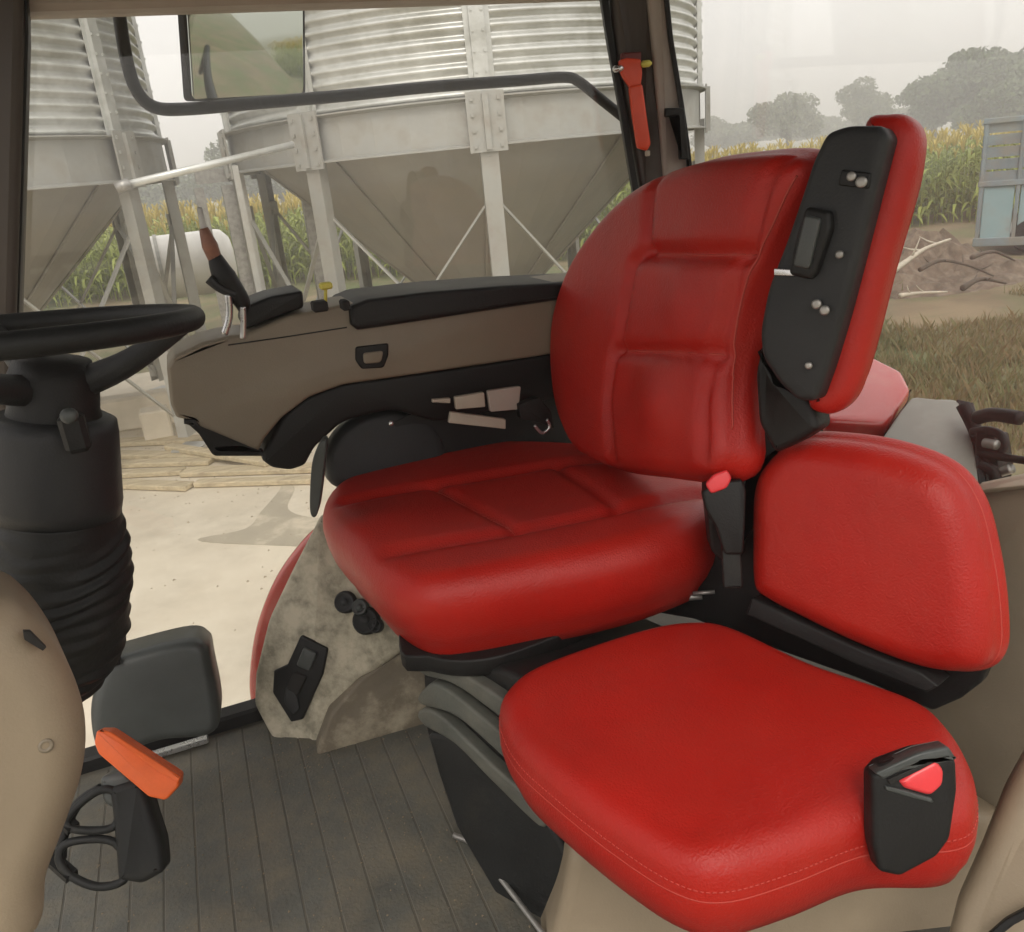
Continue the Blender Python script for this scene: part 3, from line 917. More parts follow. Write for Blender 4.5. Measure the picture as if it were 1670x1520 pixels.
for a in (0.9, 2.9):
    for b_ in (0.2, 1.6):
        o_ = TR(a, b_, 0.30)
        mb = MB(); mb.lathe(o_ - ndir * -0.1, ndir, [(0.18, -0.1), (0.29, -0.1), (0.32, -0.05), (0.32, 0.05), (0.29, 0.1), (0.18, 0.1)], 24); w_ = mb.build('wheel', RUBBER, tr, False, 40)

hc = at(1560, 470, 'z', GZ)
mb = MB(); n1, n2 = 46, 36; V = []
for j in range(n2):
    for i in range(n1):
        a = (i / (n1 - 1) - .5) * 2; b_ = (j / (n2 - 1) - .5) * 2
        r2 = a * a + b_ * b_
        h = 0.62 * math.exp(-r2 * 2.4) * (1 + .35 * math.sin(a * 7 + 1) * math.cos(b_ * 6)) + 0.06 * rng.normal() * math.exp(-r2 * 1.5) - 0.12 - 0.10 * r2
        x = a * 3.4; y = b_ * 1.9
        V.append(hc + r0 * x + np.array([r0[1] * -1, r0[0], 0]) * (y + 1.6) + np.array([0, 0, h]))
Fq = [(j * n1 + i, j * n1 + i + 1, (j + 1) * n1 + i + 1, (j + 1) * n1 + i) for j in range(n2 - 1) for i in range(n1 - 1)]
ho = link('dirt_heap', V, Fq, HEAP, None, False)
tag(ho, 'low brown heap of dirt and roots in front of the blue trailer', 'dirt heap')
def branch(pts, r_, label, m=BLEACH, z=GZ + 0.1):
    P = [at(x, y, 'y', yy) for x, y, yy in pts]
    mb = MB(); mb.tube(smooth_path(P, 5), np.linspace(r_, r_ * .35, (len(P) - 1) * 5 + 1), 7)
    # twigs
    SP = smooth_path(P, 5)
    for k in range(3, len(SP) - 2, 3):
        d = rng.normal(size=3) * 0.12; d[2] = abs(d[2]) * .6
        mb.tube([SP[k], SP[k] + d * .6, SP[k] + d * 1.1 + [0, 0, .03]], [r_ * .4, r_ * .28, r_ * .1], 5)
    tag(mb.build('branch', m, None, True), label, 'branch', 'bare branches on the dirt heap')
hy = hc[1]
branch([(1448, 448, hy - .6), (1480, 425, hy - .5), (1510, 405, hy - .3), (1550, 390, hy)], .05, 'thick bleached branch slanting up at the left of the heap')
branch([(1468, 482, hy - .9), (1500, 478, hy - .9), (1545, 476, hy - .9)], .035, 'straight pale stick lying at the foot of the heap')
branch([(1500, 440, hy - .4), (1535, 425, hy - .3), (1580, 433, hy - .2), (1620, 450, hy - .3)], .035, 'curved brown root across the middle of the heap', BARK)
branch([(1570, 470, hy - .7), (1600, 455, hy - .6), (1640, 462, hy - .5)], .05, 'short brown root at the right of the heap', BARK)
branch([(1585, 420, hy), (1620, 410, hy + .2), (1655, 425, hy + .2)], .04, 'thin root under the trailer end', BARK)

# weeds and grass
def weeds():
    Vs = []; n = 9000
    a = rng.uniform(R(27), R(62), n); r_ = np.sqrt(rng.uniform(2.6 ** 2, 15 ** 2, n))
    x, y = r_ * np.sin(a), r_ * np.cos(a)
    ok = (x > 3.9)
    x, y, r_ = x[ok], y[ok], r_[ok]
    dens = np.sin(x * 1.1) * np.cos(y * 1.3 + 1) + np.sin(x * .4 + y * .7)
    ok = dens > -0.6
    x, y = x[ok], y[ok]; n = len(x)
    for k in range(7):
        h = rng.uniform(.03, .12, n) * (1 + .8 * (rng.random(n) > .9)); th = rng.uniform(0, 6.28, n); w = rng.uniform(.004, .011, n)
        dx, dy = np.cos(th), np.sin(th); ox, oy = rng.normal(0, .07, n), rng.normal(0, .07, n)
        z0 = np.full(n, GZ - 0.1)
        A = np.stack([x + ox - dy * w, y + oy + dx * w, z0], 1); B = np.stack([x + ox + dy * w, y + oy - dx * w, z0], 1)
        C_ = np.stack([x + ox + dx * h * .3 + dy * w, y + oy + dy * h * .3 - dx * w, z0 + h * .7], 1)
        D = np.stack([x + ox + dx * h * .8, y + oy + dy * h * .8, z0 + h + .05], 1)
        Vs.append(np.stack([A, B, C_, D], 1).reshape(-1, 3))
    V = np.vstack(Vs); Fq = [tuple(int(i) for i in q) for q in np.arange(len(V)).reshape(-1, 4)]
    o = link('weeds', V, Fq, WEED, None, False)
    tag(o, 'green and rusty weeds on the rough ground', 'weeds', None, 'stuff')
weeds()

# ================================================================== CAB SHELL
cab = empty('tractor_cab', (0.4, 1.0, 0), 'open tractor cab shell with its floor, pillars, roof and windows', 'tractor cab')
YW = 1.76
mb = MB(); mb.box((0.36, 0.80, -0.0245), (2.0, 1.98, 0.05), bev=0.004); floor = mb.build('floor', GROOVE, cab)
for i in range(21):
    x = -0.62 + i * 0.056
    mb = MB(); mb.box((x, 0.97, -0.0029), (0.0545, 1.5, 0.009), bev=0.0018); mb.build('floor_mat_strip', MATM, cab)
def grit(name, n, fx, z, smin, smax, m, label, cat):
    V = []; Fq = []
    for i in range(n):
        x, y = fx(); s_ = random.uniform(smin, smax); b = len(V)
        for (a, c_, d) in ((1, 0, 0), (-.5, .8, 0), (-.5, -.8, 0), (0.1, 0.1, .8)):
            V.append((x + a * s_ * random.uniform(.7, 1.2), y + c_ * s_ * random.uniform(.7, 1.2), z + d * s_))
        Fq += [(b, b + 1, b + 3), (b + 1, b + 2, b + 3), (b + 2, b, b + 3), (b, b + 2, b + 1)]
    o = link(name, V, Fq, m, None, False)
    tag(o, label, cat, None, 'stuff')
grit('floor_grit', 900, lambda: (random.uniform(-.4, .35), random.uniform(.75, 1.65)), .0018, .0008, .003, SOILC, 'crumbs of dry soil on the cab floor mat', 'grit')
grit('yard_gravel', 1500, lambda: (random.uniform(-5, 3.4), random.triangular(4.5, 12, 10)), GZ, .004, .016, STONE, 'small stones and crumbs scattered on the concrete', 'gravel')
# roof and header above the far window
mb = MB(); mb.box((0.25, 0.98, 1.66), (2.0, 1.70, 0.10), bev=0.03); mb.build('roof', PILLAR, cab)
mb = MB(); mb.box((0.36, YW + .02, 1.53), (1.7, 0.09, 0.14), bev=0.01); mb.build('window_header', PILLG, cab)
# pillars
sl = slab('front_pillar', [(-120, -60), (36, -60), (38, 60), (32, 300), (26, 500), (22, 700), (0, 1300), (-140, 1300)], (0, 1.70, 0), (0, -1, 0), 0.10, PILLAR, cab, 0.012, smooth=False, corner=0.05)
slab('window_seal', [(38, -60), (44, -60), (46, 60), (38, 300), (31, 500), (26, 700), (22, 700), (26, 500), (32, 300), (38, 60)], (0, 1.715, 0), (0, -1, 0), 0.03, BLACK, cab, 0.002, smooth=False)
PN = (-0.35, -0.94, 0)
PO = (1.05, 1.70, 0)
slab('rear_pillar', [(992, -60), (1064, -60), (1076, 60), (1100, 200), (1112, 320), (1050, 330), (1034, 240), (1010, 110), (998, 30)], PO, PN, 0.10, PILLAR, cab, 0.012, smooth=False, corner=0.06)
slab('pillar_trim', [(1050, -60), (1080, -60), (1094, 60), (1110, 150), (1120, 210), (1132, 330), (1086, 330), (1075, 200), (1062, 60)], planeshift(PO, PN, .012), PN, 0.05, PILLG, cab, 0.008, smooth=False, corner=0.06)
slab('window_seal', [(972, -60), (986, -60), (1000, 60), (1018, 160), (1034, 260), (1046, 330), (1036, 330), (1024, 260), (1008, 160), (990, 60)], planeshift(PO, PN, .004), PN, 0.03, BLACK, cab, 0.002, smooth=False)
slab('window_seal', [(1078, -60), (1086, -60), (1098, 60), (1116, 170), (1126, 240), (1134, 330), (1126, 330), (1120, 240), (1108, 170), (1090, 60)], planeshift(PO, PN, .02), PN, 0.03, BLACK, cab, 0.002, smooth=False)
slab('window_latch', [(1086, 176), (1116, 176), (1124, 260), (1110, 260), (1106, 190), (1086, 190)], planeshift(PO, PN, .04), PN, 0.02, BLACK, cab, 0.003, smooth=False)
# glass
mb = MB(); mb.box((0.36, YW + 0.02, 0.74), (1.36, 0.005, 1.46)); mb.build('side_window', GLASS, cab)
mb = MB(); mb.box((1.15, 0.94, 1.08), (0.005, 1.80, 1.02)); mb.build('rear_window', GLASS, cab)
mb = MB(); mb.box((1.15, 0.88, 1.60), (0.06, 1.70, 0.05), bev=.01); mb.build('rear_header', PILLAR, cab)
# floor sill under the side window
mb = MB(); mb.bar((-0.62, YW - .005, 0.012), (1.2, YW - .005, 0.012), 0.05, 0.045, bev=0.006); mb.build('door_sill', BLACK, cab)
mb = MB(); mb.bar((-0.34, YW - .055, 0.012), (-0.16, YW - .055, 0.012), 0.02, 0.012, bev=0.002); mb.build('sill_plate', STEEL, cab)
# rear wall panels by the passenger seat
slab('rear_wall_panel', [(1560, 800), (1750, 770), (1750, 1420), (1640, 1450), (1500, 1400), (1450, 1180), (1500, 1000)], (.99, .65, .3), (-1, -.25, .12), 0.08, TAUPE, cab, 0.02, smooth=False)
slab('rear_sill', [(1590, 800), (1600, 786), (1760, 752), (1760, 782)], (.975, .65, .6), (-1, -.25, .5), 0.03, SILL, cab, 0.004, smooth=False)
slab('side_trim_panel', [(1690, 1200), (1640, 1290), (1600, 1390), (1560, 1480), (1530, 1600), (1760, 1600), (1760, 1150)], (.80, .42, .2), (-.75, -.55, .45), 0.06, BEIGE, cab, 0.02, smooth=False)
slab('trim_edge', [(1600, 1535), (1640, 1500), (1700, 1468), (1700, 1484), (1645, 1514), (1610, 1545)], (.78, .40, .2), (-.75, -.55, .45), 0.01, BLACK, cab, 0.002, smooth=False)

# ================================================================== DRIVER SEAT
ds = empty('driver_seat', (0.45, 1.3, 0), 'large red vinyl driver seat with tall padded backrest and raised armrest', 'seat', )
BO, BN = (0.62, 1.2, 0.58), (-1, 0, 0.2)
back = Slab([(934, 738), (912, 700), (898, 650), (892, 575), (898, 505), (922, 432), (962, 368), (1008, 318), (1060, 284), (1130, 260), (1205, 249), (1265, 246), (1298, 262), (1288, 305), (1252, 380), (1214, 460), (1186, 540), (1170, 620), (1168, 700), (1168, 752), (1140, 780), (1050, 772), (980, 762)],
            BO, BN, 0.088, 0.030, n=150, dome=0.012, domew=0.05, bulge=0.010, rings=44,
            grooves=[([(1075, 262), (1066, 300), (1062, 405), (1040, 432), (1020, 545), (1008, 580), (998, 650), (1000, 745)], 0.012, 0.011),
                     ([(1272, 262), (1256, 300), (1222, 405), (1205, 430), (1172, 548), (1160, 585), (1150, 650), (1150, 745)], 0.010, 0.010),
                     ([(1062, 414), (1140, 416), (1214, 414)], 0.016, 0.012),
                     ([(1014, 572), (1090, 574), (1166, 578)], 0.016, 0.012)],
            humps=[(1120, 500, .008, .06), (1080, 655, .016, .06), (1150, 340, .004, .07)])
bko = back.build('backrest', VINYL, ds)
back.seam([(1290, 285), (1254, 362), (1214, 445), (1186, 530), (1170, 620), (1168, 700)], 0.0016, 'seam', SEAM, bko, 0.001)
back.seam([(1062, 414), (1140, 416), (1214, 414)], 0.0012, 'seam', SEAM, bko, 0.0008)
back.seam([(1014, 572), (1090, 574), (1166, 578)], 0.0012, 'seam', SEAM, bko, 0.0008)

cush = Slab([(520, 822), (530, 795), (565, 770), (640, 737), (750, 718), (870, 714), (1000, 722), (1100, 738), (1160, 768), (1180, 800), (1165, 842), (1080, 878), (980, 905), (850, 930), (740, 950), (665, 955), (610, 930), (560, 880), (530, 850)],
            (0, 0, .58), (0, 0, 1), 0.165, 0.045, n=150, dome=0.010, domew=0.05, bulge=0.014, taper=0.90, shift=(0.02, 0.02), rings=44,
            grooves=[([(560, 822), (640, 808), (760, 788), (900, 762), (1020, 750), (1130, 760)], 0.012, 0.016),
                     ([(640, 905), (760, 885), (850, 868), (1010, 835), (1140, 808)], 0.012, 0.016),
                     ([(705, 798), (770, 830), (845, 868)], 0.010, 0.010),
                     ([(905, 763), (960, 795), (1008, 834)], 0.010, 0.010)],
            humps=[(880, 815, -.008, .12), (620, 860, .010, .08)])
cuo = cush.build('seat_cushion', VINYL, ds)
cush.seam([(705, 798), (770, 830), (845, 868)], 0.0012, 'seam', SEAM, cuo, 0.0008)
# pan under the cushion and the pedestal with its dusty folds
slab('seat_pan', [(650, 1030), (700, 1070), (790, 1075), (900, 1040), (1040, 975), (1120, 930), (1150, 870), (1000, 760), (700, 800)], (0, 0, .435), (0, 0, 1), 0.03, BLACK, ds, 0.004)
SO, SN = (0.318, 1.028, 0.275), (-0.85, -0.5, 0.10)
slab('pedestal', [(686, 1078), (820, 1090), (990, 1180), (985, 1420), (950, 1560), (905, 1560), (780, 1392), (742, 1352), (712, 1262), (692, 1190)], SO, SN, 0.30, BLACK, ds, 0.012, smooth=False)
for pts in ([(676, 1082), (712, 1078), (800, 1128), (880, 1190), (880, 1222), (800, 1160), (740, 1118), (690, 1102)],
            [(690, 1124), (718, 1118), (800, 1182), (880, 1250), (880, 1292), (800, 1218), (740, 1168), (682, 1148)],
            [(680, 1162), (712, 1164), (800, 1246), (880, 1320), (880, 1350), (800, 1274), (740, 1214), (690, 1184)]):
    slab('bellows_fold', pts, planeshift(SO, SN, .022), SN, 0.04, BELLOWS, ds, 0.006, smooth=True, n=60)
slab('pedestal_skirt', [(694, 1196), (735, 1200), (900, 1350), (935, 1420), (910, 1560), (830, 1500), (742, 1350)], planeshift(SO, SN, .008), SN, 0.05, RUBBER, ds, 0.01, smooth=False)
P = [at(x, y, 'z', .03) for x, y in [(740, 1362), (776, 1381), (830, 1450), (895, 1535)]]
mb = MB(); mb.tube(smooth_path(P, 5), 0.005, 8); mb.build('floor_rail', DSTEEL, ds, True)
slab('seat_pod', [(532, 760), (545, 715), (580, 682), (625, 666), (680, 672), (715, 690), (730, 740), (700, 800), (560, 800)], (0, 1.50, 0), (0, -1, .15), 0.07, SHELL, ds, 0.025, n=80)
slab('seat_shell', [(505, 830), (508, 760), (520, 725), (532, 722), (528, 770), (520, 830), (512, 845)], (0, 1.42, 0), (-.3, -1, 0), 0.03, GREYP, ds, 0.003, n=60)
c = at(637, 690, 'y', 1.49); mb = MB(); mb.lathe(c, (0, -1, .15), [(.005, 0), (.005, .006), (.003, .008)], 12); mb.build('bolt', STEEL, ds, True)

# raised armrest on the near side of the backrest
AO, AN = (.665, .87, .80), (-1, -.5, .15)
slab('armrest', [(1346, 216), (1380, 204), (1436, 204), (1448, 222), (1428, 300), (1398, 420), (1372, 520), (1348, 600), (1328, 655), (1300, 655), (1268, 625), (1240, 582), (1237, 540), (1250, 470), (1278, 400), (1302, 330), (1324, 262)], AO, AN, 0.055, SHELL, ds, 0.010, smooth=False, corner=0.35)
arm = bpy.context.scene.objects[-1] if False else [o for o in ds.children if o.name.startswith('armrest')][0]
slab('armrest_pad', [(1405, 196), (1440, 183), (1472, 186), (1492, 214), (1490, 262), (1472, 335), (1442, 440), (1412, 560), (1388, 640), (1362, 672), (1335, 678), (1310, 655), (1330, 560), (1360, 420), (1390, 290)], planeshift(AO, AN, -.035), AN, 0.055, VINYL, arm, 0.022, n=120)
slab('adjuster_housing', [(1312, 336), (1352, 344), (1354, 372), (1328, 448), (1318, 456), (1284, 448), (1296, 390)], planeshift(AO, AN, .014), AN, 0.03, BLACK, arm, 0.006, smooth=False, corner=.25)
slab('adjuster_button', [(1312, 350), (1338, 356), (1318, 440), (1292, 434)], planeshift(AO, AN, .020), AN, 0.01, GREYP, arm, 0.003, smooth=False, corner=.25)
slab('hinge_clip', [(1262, 438), (1296, 440), (1294, 450), (1262, 449)], planeshift(AO, AN, .006), AN, 0.008, STEEL, arm, 0.001, smooth=False)
slab('socket', [(1372, 276), (1420, 282), (1416, 308), (1366, 302)], planeshift(AO, AN, .004), AN, 0.02, BLACK, arm, 0.002, smooth=False, corner=.2)
for (x, y, r_) in ((1390, 288, .0055), (1406, 297, .0065), (1370, 415, .005), (1333, 496, .006), (1346, 506, .006), (1320, 596, .0045)):
    c = hit(x, y, planeshift(AO, AN, .003), AN); mb = MB(); mb.lathe(c, AN, [(r_, 0), (r_, .004), (r_ * .6, .005)], 12); mb.build('screw', DSTEEL, arm, True)
slab('armrest_bracket', [(1240, 560), (1268, 620), (1322, 652), (1334, 700), (1300, 722), (1262, 740), (1235, 690), (1230, 610)], planeshift(AO, AN, -.05), AN, 0.05, BLACK, ds, 0.01, smooth=False, corner=.2)
slab('recliner_cover', [(1172, 740), (1262, 690), (1332, 690), (1336, 716), (1262, 742), (1222, 782), (1216, 900), (1190, 930), (1160, 900), (1150, 800)], (.70, .965, .6), (-.5, -1, .1), .05, BLACK, ds, .006, smooth=False, corner=.2)
# belt buckle stalk between the seats
bk = empty('belt_buckle', at(1180, 850, 'y', 1.0), 'black belt buckle with small red button between the two cushions', 'seat belt buckle')
QO, QN = (.66, .89, .55), (-.6, -1, .35)
slab('buckle_body', [(1144, 802), (1168, 786), (1210, 782), (1217, 800), (1215, 860), (1212, 905), (1182, 905), (1168, 860), (1150, 830)], QO, QN, 0.03, BLACK, bk, 0.005, smooth=False, corner=.2)
slab('release_button', [(1150, 790), (1164, 774), (1186, 766), (1194, 780), (1186, 796), (1160, 806)], planeshift(QO, QN, .006), QN, 0.015, BUTRED, bk, 0.004, smooth=False, corner=.3)
slab('stalk', [(1176, 860), (1206, 866), (1212, 960), (1180, 960)], planeshift(QO, QN, -.008), QN, 0.015, RUBBER, bk, 0.004, smooth=False)

# ================================================================== PASSENGER SEAT
ps = empty('passenger_seat', (0.55, .75, 0), 'smaller red fold-down instructor seat nearest the camera', 'seat')
pc = Slab([(812, 1150), (822, 1112), (880, 1072), (1040, 1018), (1130, 1004), (1200, 1014), (1330, 1072), (1490, 1126), (1552, 1172), (1592, 1240), (1596, 1300), (1560, 1328), (1420, 1335), (1290, 1382), (1180, 1412), (1100, 1398), (1000, 1338), (900, 1262), (838, 1205)],
          (0, 0, .45), (0, 0, 1), 0.115, 0.034, n=150, dome=0.006, domew=0.04, bulge=0.010, taper=0.94, rings=40, 
          grooves=[([(860, 1180), (1000, 1296), (1120, 1362)], 0.002, 0.02)])
pco = pc.build('seat_cushion', VINYL, ps)
pc.rim(0.048, -0.0010, 0.0013, 'seam', SEAM, pco)
pc.rim(0.036, 0.0, 0.0009, 'stitching', THREAD, pco, dashed=750)
IO, IN = (.72, .8, .45), (-.92, -.4, .2)
pb_ = Slab([(1216, 960), (1213, 880), (1216, 800), (1238, 755), (1285, 722), (1360, 722), (1450, 738), (1530, 772), (1574, 830), (1598, 920), (1610, 1010), (1608, 1078), (1572, 1106), (1490, 1098), (1380, 1056), (1290, 1012), (1240, 985)],
           IO, IN, 0.085, 0.040, n=150, dome=0.005, domew=0.04, bulge=0.008, rings=40)
pbo = pb_.build('backrest', VINYL, ps)
pb_.rim(0.046, -0.0008, 0.0012, 'seam', SEAM, pbo)
slab('back_frame', [(1172, 800), (1220, 780), (1400, 760), (1560, 860), (1620, 1000), (1622, 1060), (1600, 1114), (1566, 1140), (1520, 1160), (1400, 1108), (1220, 1044), (1130, 1010), (1070, 1000), (1110, 930), (1170, 880)], planeshift(IO, IN, -.09), IN, 0.03, BLACK, ps, 0.006, smooth=False)
slab('hinge_rail', [(1225, 975), (1300, 1012), (1400, 1058), (1500, 1096), (1530, 1120), (1510, 1130), (1400, 1086), (1290, 1036), (1215, 1002)], planeshift(IO, IN, -.012), IN, 0.05, RUBBER, ps, 0.004, smooth=False)
for (x, y, w) in ((1095, 966, .010), (1110, 975, .012), (1275, 1012, .006), (1130, 968, .007)):
    c = hit(x, y, planeshift(IO, IN, -.07), IN); mb = MB(); mb.tube([c, c + np.array([.03, -.02, .004])], w * .5, 8); mb.build('hinge_pin', DSTEEL, ps, True)
slab('seat_under_tray', [(860, 1180), (1040, 1060), (1300, 1120), (1500, 1200), (1540, 1290), (1180, 1400), (1010, 1330)], (0, 0, .334), (0, 0, 1), 0.02, BLACK, ps, 0.003)
# moulded beige base under the seat
slab('seat_base', [(934, 1380), (1100, 1340), (1560, 1320), (1640, 1330), (1720, 1600), (880, 1600), (915, 1480)], (.45, .84, .2), (-.35, -1, .15), 0.12, BEIGE, ps, 0.02, smooth=False)

# near buckle of the passenger seat
nb = empty('belt_buckle', hit(1490, 1330, (.53, .52, .42), (-.35, -1, .45)), 'large black belt buckle with red button on the front seat corner', 'seat belt buckle')
NO, NN = (.54, .515, .42), (-.35, -1, .35)
slab('buckle_body', [(1424, 1268), (1440, 1250), (1500, 1228), (1545, 1222), (1562, 1244), (1564, 1290), (1552, 1370), (1530, 1400), (1470, 1432), (1436, 1424), (1425, 1380)], NO, NN, 0.026, BLACK, nb, 0.007, smooth=False, corner=.2)
bod = nb.children[0]
slab('buckle_rim', [(1428, 1262), (1500, 1228), (1548, 1218), (1562, 1240), (1548, 1236), (1500, 1244), (1442, 1272)], planeshift(NO, NN, .004), NN, 0.02, GREYP, bod, 0.003, smooth=False, corner=.2)
slab('release_button', [(1486, 1262), (1528, 1240), (1542, 1258), (1540, 1282), (1520, 1300), (1478, 1288), (1468, 1276)], planeshift(NO, NN, .005), NN, 0.012, BUTRED, bod, 0.006, smooth=False, corner=.3)
slab('tongue_slot', [(1448, 1272), (1520, 1240), (1524, 1246), (1452, 1280)], planeshift(NO, NN, .0035), NN, 0.012, DARKR, bod, 0.001, smooth=False)
slab('button_frame', [(1444, 1282), (1480, 1290), (1520, 1302), (1524, 1310), (1480, 1300), (1446, 1290)], planeshift(NO, NN, .003), NN, 0.01, GREYP, bod, 0.002, smooth=False, corner=.2)

# ================================================================== CONTROL CONSOLE (right-hand armrest)
cc = empty('control_console', (.3, 1.5, .55), 'long beige armrest console with black pad beyond the driver seat', 'armrest console')
KO, KN = (0, 1.53, 0), (0, -1, 0)
con = slab('console_body', [(272, 600), (284, 580), (330, 558), (372, 548), (400, 545), (470, 516), (560, 496), (700, 486), (985, 450), (985, 560), (890, 580), (700, 608), (560, 628), (505, 648), (460, 682), (432, 716), (420, 740), (352, 738), (316, 688), (288, 682), (278, 660)], KO, KN, 0.13, TAUPE, cc, 0.008, smooth=False, corner=.14)
slab('panel_joint', [(372, 562), (470, 548), (566, 533), (566, 535), (470, 550), (372, 564)], (0, 1.5285, 0), KN, .004, BLACK, cc, .0004, smooth=False)
slab('nose_rib', [(282, 586), (330, 562), (372, 552), (372, 556), (332, 567), (285, 590)], (0, 1.528, 0), KN, .004, TAUPE, cc, .0006, smooth=False)
slab('console_edge_trim', [(300, 684), (318, 684), (354, 734), (430, 736), (430, 744), (348, 744), (314, 692), (300, 692)], (0, 1.527, 0), KN, 0.02, BLACK, cc, 0.002, smooth=False)
slab('armrest_pad', [(571, 500), (600, 488), (700, 476), (820, 466), (975, 458), (975, 481), (820, 503), (700, 522), (620, 534), (584, 539), (573, 530)], (0, 1.515, 0), KN, 0.19, BLACK, cc, 0.008, smooth=False, corner=.2)
slab('front_pad', [(396, 530), (400, 500), (440, 484), (494, 474), (496, 502), (440, 522), (400, 538)], (0, 1.54, 0), KN, 0.12, BLACK, cc, 0.006, smooth=False, corner=.2)
slab('console_skirt', [(430, 738), (428, 752), (444, 764), (474, 768), (498, 760), (514, 730), (560, 688), (640, 668), (712, 690), (800, 672), (905, 652), (1010, 640), (1010, 555), (890, 578), (700, 606), (560, 625), (505, 645), (460, 680)], (0, 1.55, 0), KN, 0.13, BLACK, cc, 0.010, smooth=False, corner=.25)
slab('badge_recess', [(580, 566), (634, 560), (634, 580), (626, 600), (590, 602), (580, 588)], (0, 1.526, 0), KN, 0.012, BLACK, cc, 0.003, smooth=False, corner=.2)
slab('badge', [(592, 576), (626, 572), (622, 592), (594, 594)], (0, 1.523, 0), KN, 0.01, TAUPE, cc, 0.003, smooth=False, corner=.3)
for (x, y) in ((521, 499), (562, 497)):
    c = at(x, y, 'y', 1.47); mb = MB(); mb.box(c, (.026 if x < 550 else .014, .03, .018), bev=.003); mb.build('rocker_switch', DARKR, cc)
c = at(531, 466, 'y', 1.50); mb = MB(); mb.box(c, (.022, .02, .012), bev=.003); mb.build('yellow_knob', YELL, cc)
c2 = at(531, 492, 'y', 1.50); mb = MB(); mb.tube([c, c2], .003, 8); mb.build('knob_stem', YELL, cc, True)
# control lever standing on the console nose
lv = empty('control_lever', at(385, 545, 'y', 1.5), 'worn control lever with brown and black grip on the console nose', 'lever')
def ptube(name, pts, yv, rad, m, parent, n=6):
    P = [at(x, y, 'y', yv if np.isscalar(yv) else yv[i]) for i, (x, y) in enumerate(pts)]
    SPt = smooth_path(P, n)
    mb = MB(); mb.tube(SPt, rad if np.isscalar(rad) else np.interp(np.linspace(0, 1, len(SPt)), np.linspace(0, 1, len(rad)), rad), 12)
    return mb.build(name, m, parent, True)
ptube('rod', [(325, 338), (329, 358), (334, 378)], 1.5, [.004, .005, .006], DSTEEL, lv)
ptube('grip', [(332, 372), (342, 400), (352, 425)], 1.5, [.007, .013, .011], BROWNG, lv)
ptube('boot', [(350, 418), (366, 452), (392, 488), (398, 505)], 1.5, [.011, .020, .015, .010], BLACK, lv)
ptube('chrome_shaft', [(372, 480), (374, 515), (366, 545)], 1.49, .006, STEEL, lv)
ptube('chrome_shaft', [(396, 500), (397, 525), (396, 552)], 1.49, .005, STEEL, lv)
ptube('lever_link', [(340, 455), (360, 470), (385, 480)], 1.49, .008, SHELL, lv)
# linkage under the console
lk = empty('seat_linkage', at(800, 670, 'y', 1.5), 'pale metal brackets and latch under the console beside the backrest', 'bracket')
for pts, m_, yy in (([(742, 648), (790, 640), (792, 664), (744, 668)], SILL, 1.455), ([(735, 672), (825, 684), (825, 700), (732, 690)], SILL, 1.45), ([(795, 638), (850, 630), (846, 668), (800, 672)], PILLG, 1.452),
                ([(706, 652), (735, 650), (735, 658), (706, 657)], SILL, 1.45)):
    slab('bracket', pts, (0, yy, 0), KN, .01, m_, lk, .002, smooth=False)
slab('latch', [(846, 660), (880, 648), (900, 672), (905, 700), (880, 690), (850, 684)], (0, 1.44, 0), KN, .02, BLACK, lk, .003, smooth=False)
ptube('ring', [(872, 694), (884, 706), (896, 696), (892, 684)], 1.435, .003, STEEL, lk)
slab('backing', [(640, 690), (700, 660), (1010, 600), (1040, 790), (700, 770)], (0, 1.60, 0), KN, .02, BLACK, lk, .002, smooth=False)

# ================================================================== SIDE PANEL (dirty) WITH SWITCHES
sp = empty('switch_console', (.1, 1.6, 0), 'dust-caked side console with switches in front of the driver seat', 'side panel')
DO, DN = (.1, 1.6, .1), (-.55, -.8, .28)
slab('panel_cover', [(412, 1150), (414, 1100), (436, 1010), (474, 930), (505, 870), (520, 840), (700, 900), (720, 1040), (660, 1060), (585, 1112), (540, 1165), (520, 1225), (508, 1270), (478, 1245), (438, 1200)], DO, DN, 0.10, DIRTY, sp, 0.014, smooth=False, corner=.15)
slab('lower_box', [(660, 1058), (720, 1040), (740, 1200), (690, 1205), (600, 1232), (528, 1244), (510, 1262), (520, 1222), (540, 1165), (588, 1108)], (.14, 1.55, .1), (-.05, -1, .12), 0.12, DUSTB, sp, 0.008, smooth=False, corner=.1)
slab('lower_skirt', [(512, 1246), (600, 1230), (740, 1196), (740, 1222), (640, 1240), (560, 1262), (512, 1272)], (.14, 1.545, .1), (-.05, -1, .12), 0.05, BLACK, sp, 0.004, smooth=False)
slab('switch_plate', [(490, 1036), (534, 1058), (526, 1100), (492, 1174), (474, 1178), (444, 1130), (446, 1094), (468, 1084)], planeshift(DO, DN, .006), DN, 0.02, BLACK, sp, 0.004, smooth=False, corner=.08)
slab('rocker', [(494, 1056), (516, 1066), (504, 1096), (482, 1086)], planeshift(DO, DN, .014), DN, 0.014, GREYP, sp, 0.004, smooth=False, corner=.2)
slab('rocker', [(478, 1096), (500, 1104), (486, 1134), (466, 1124)], planeshift(DO, DN, .012), DN, 0.014, DARKR, sp, 0.004, smooth=False, corner=.2)
slab('socket_ring', [(466, 1118), (484, 1134), (488, 1158), (478, 1166), (462, 1146)], planeshift(DO, DN, .011), DN, 0.012, SHELL, sp, 0.003, smooth=False, corner=.3)
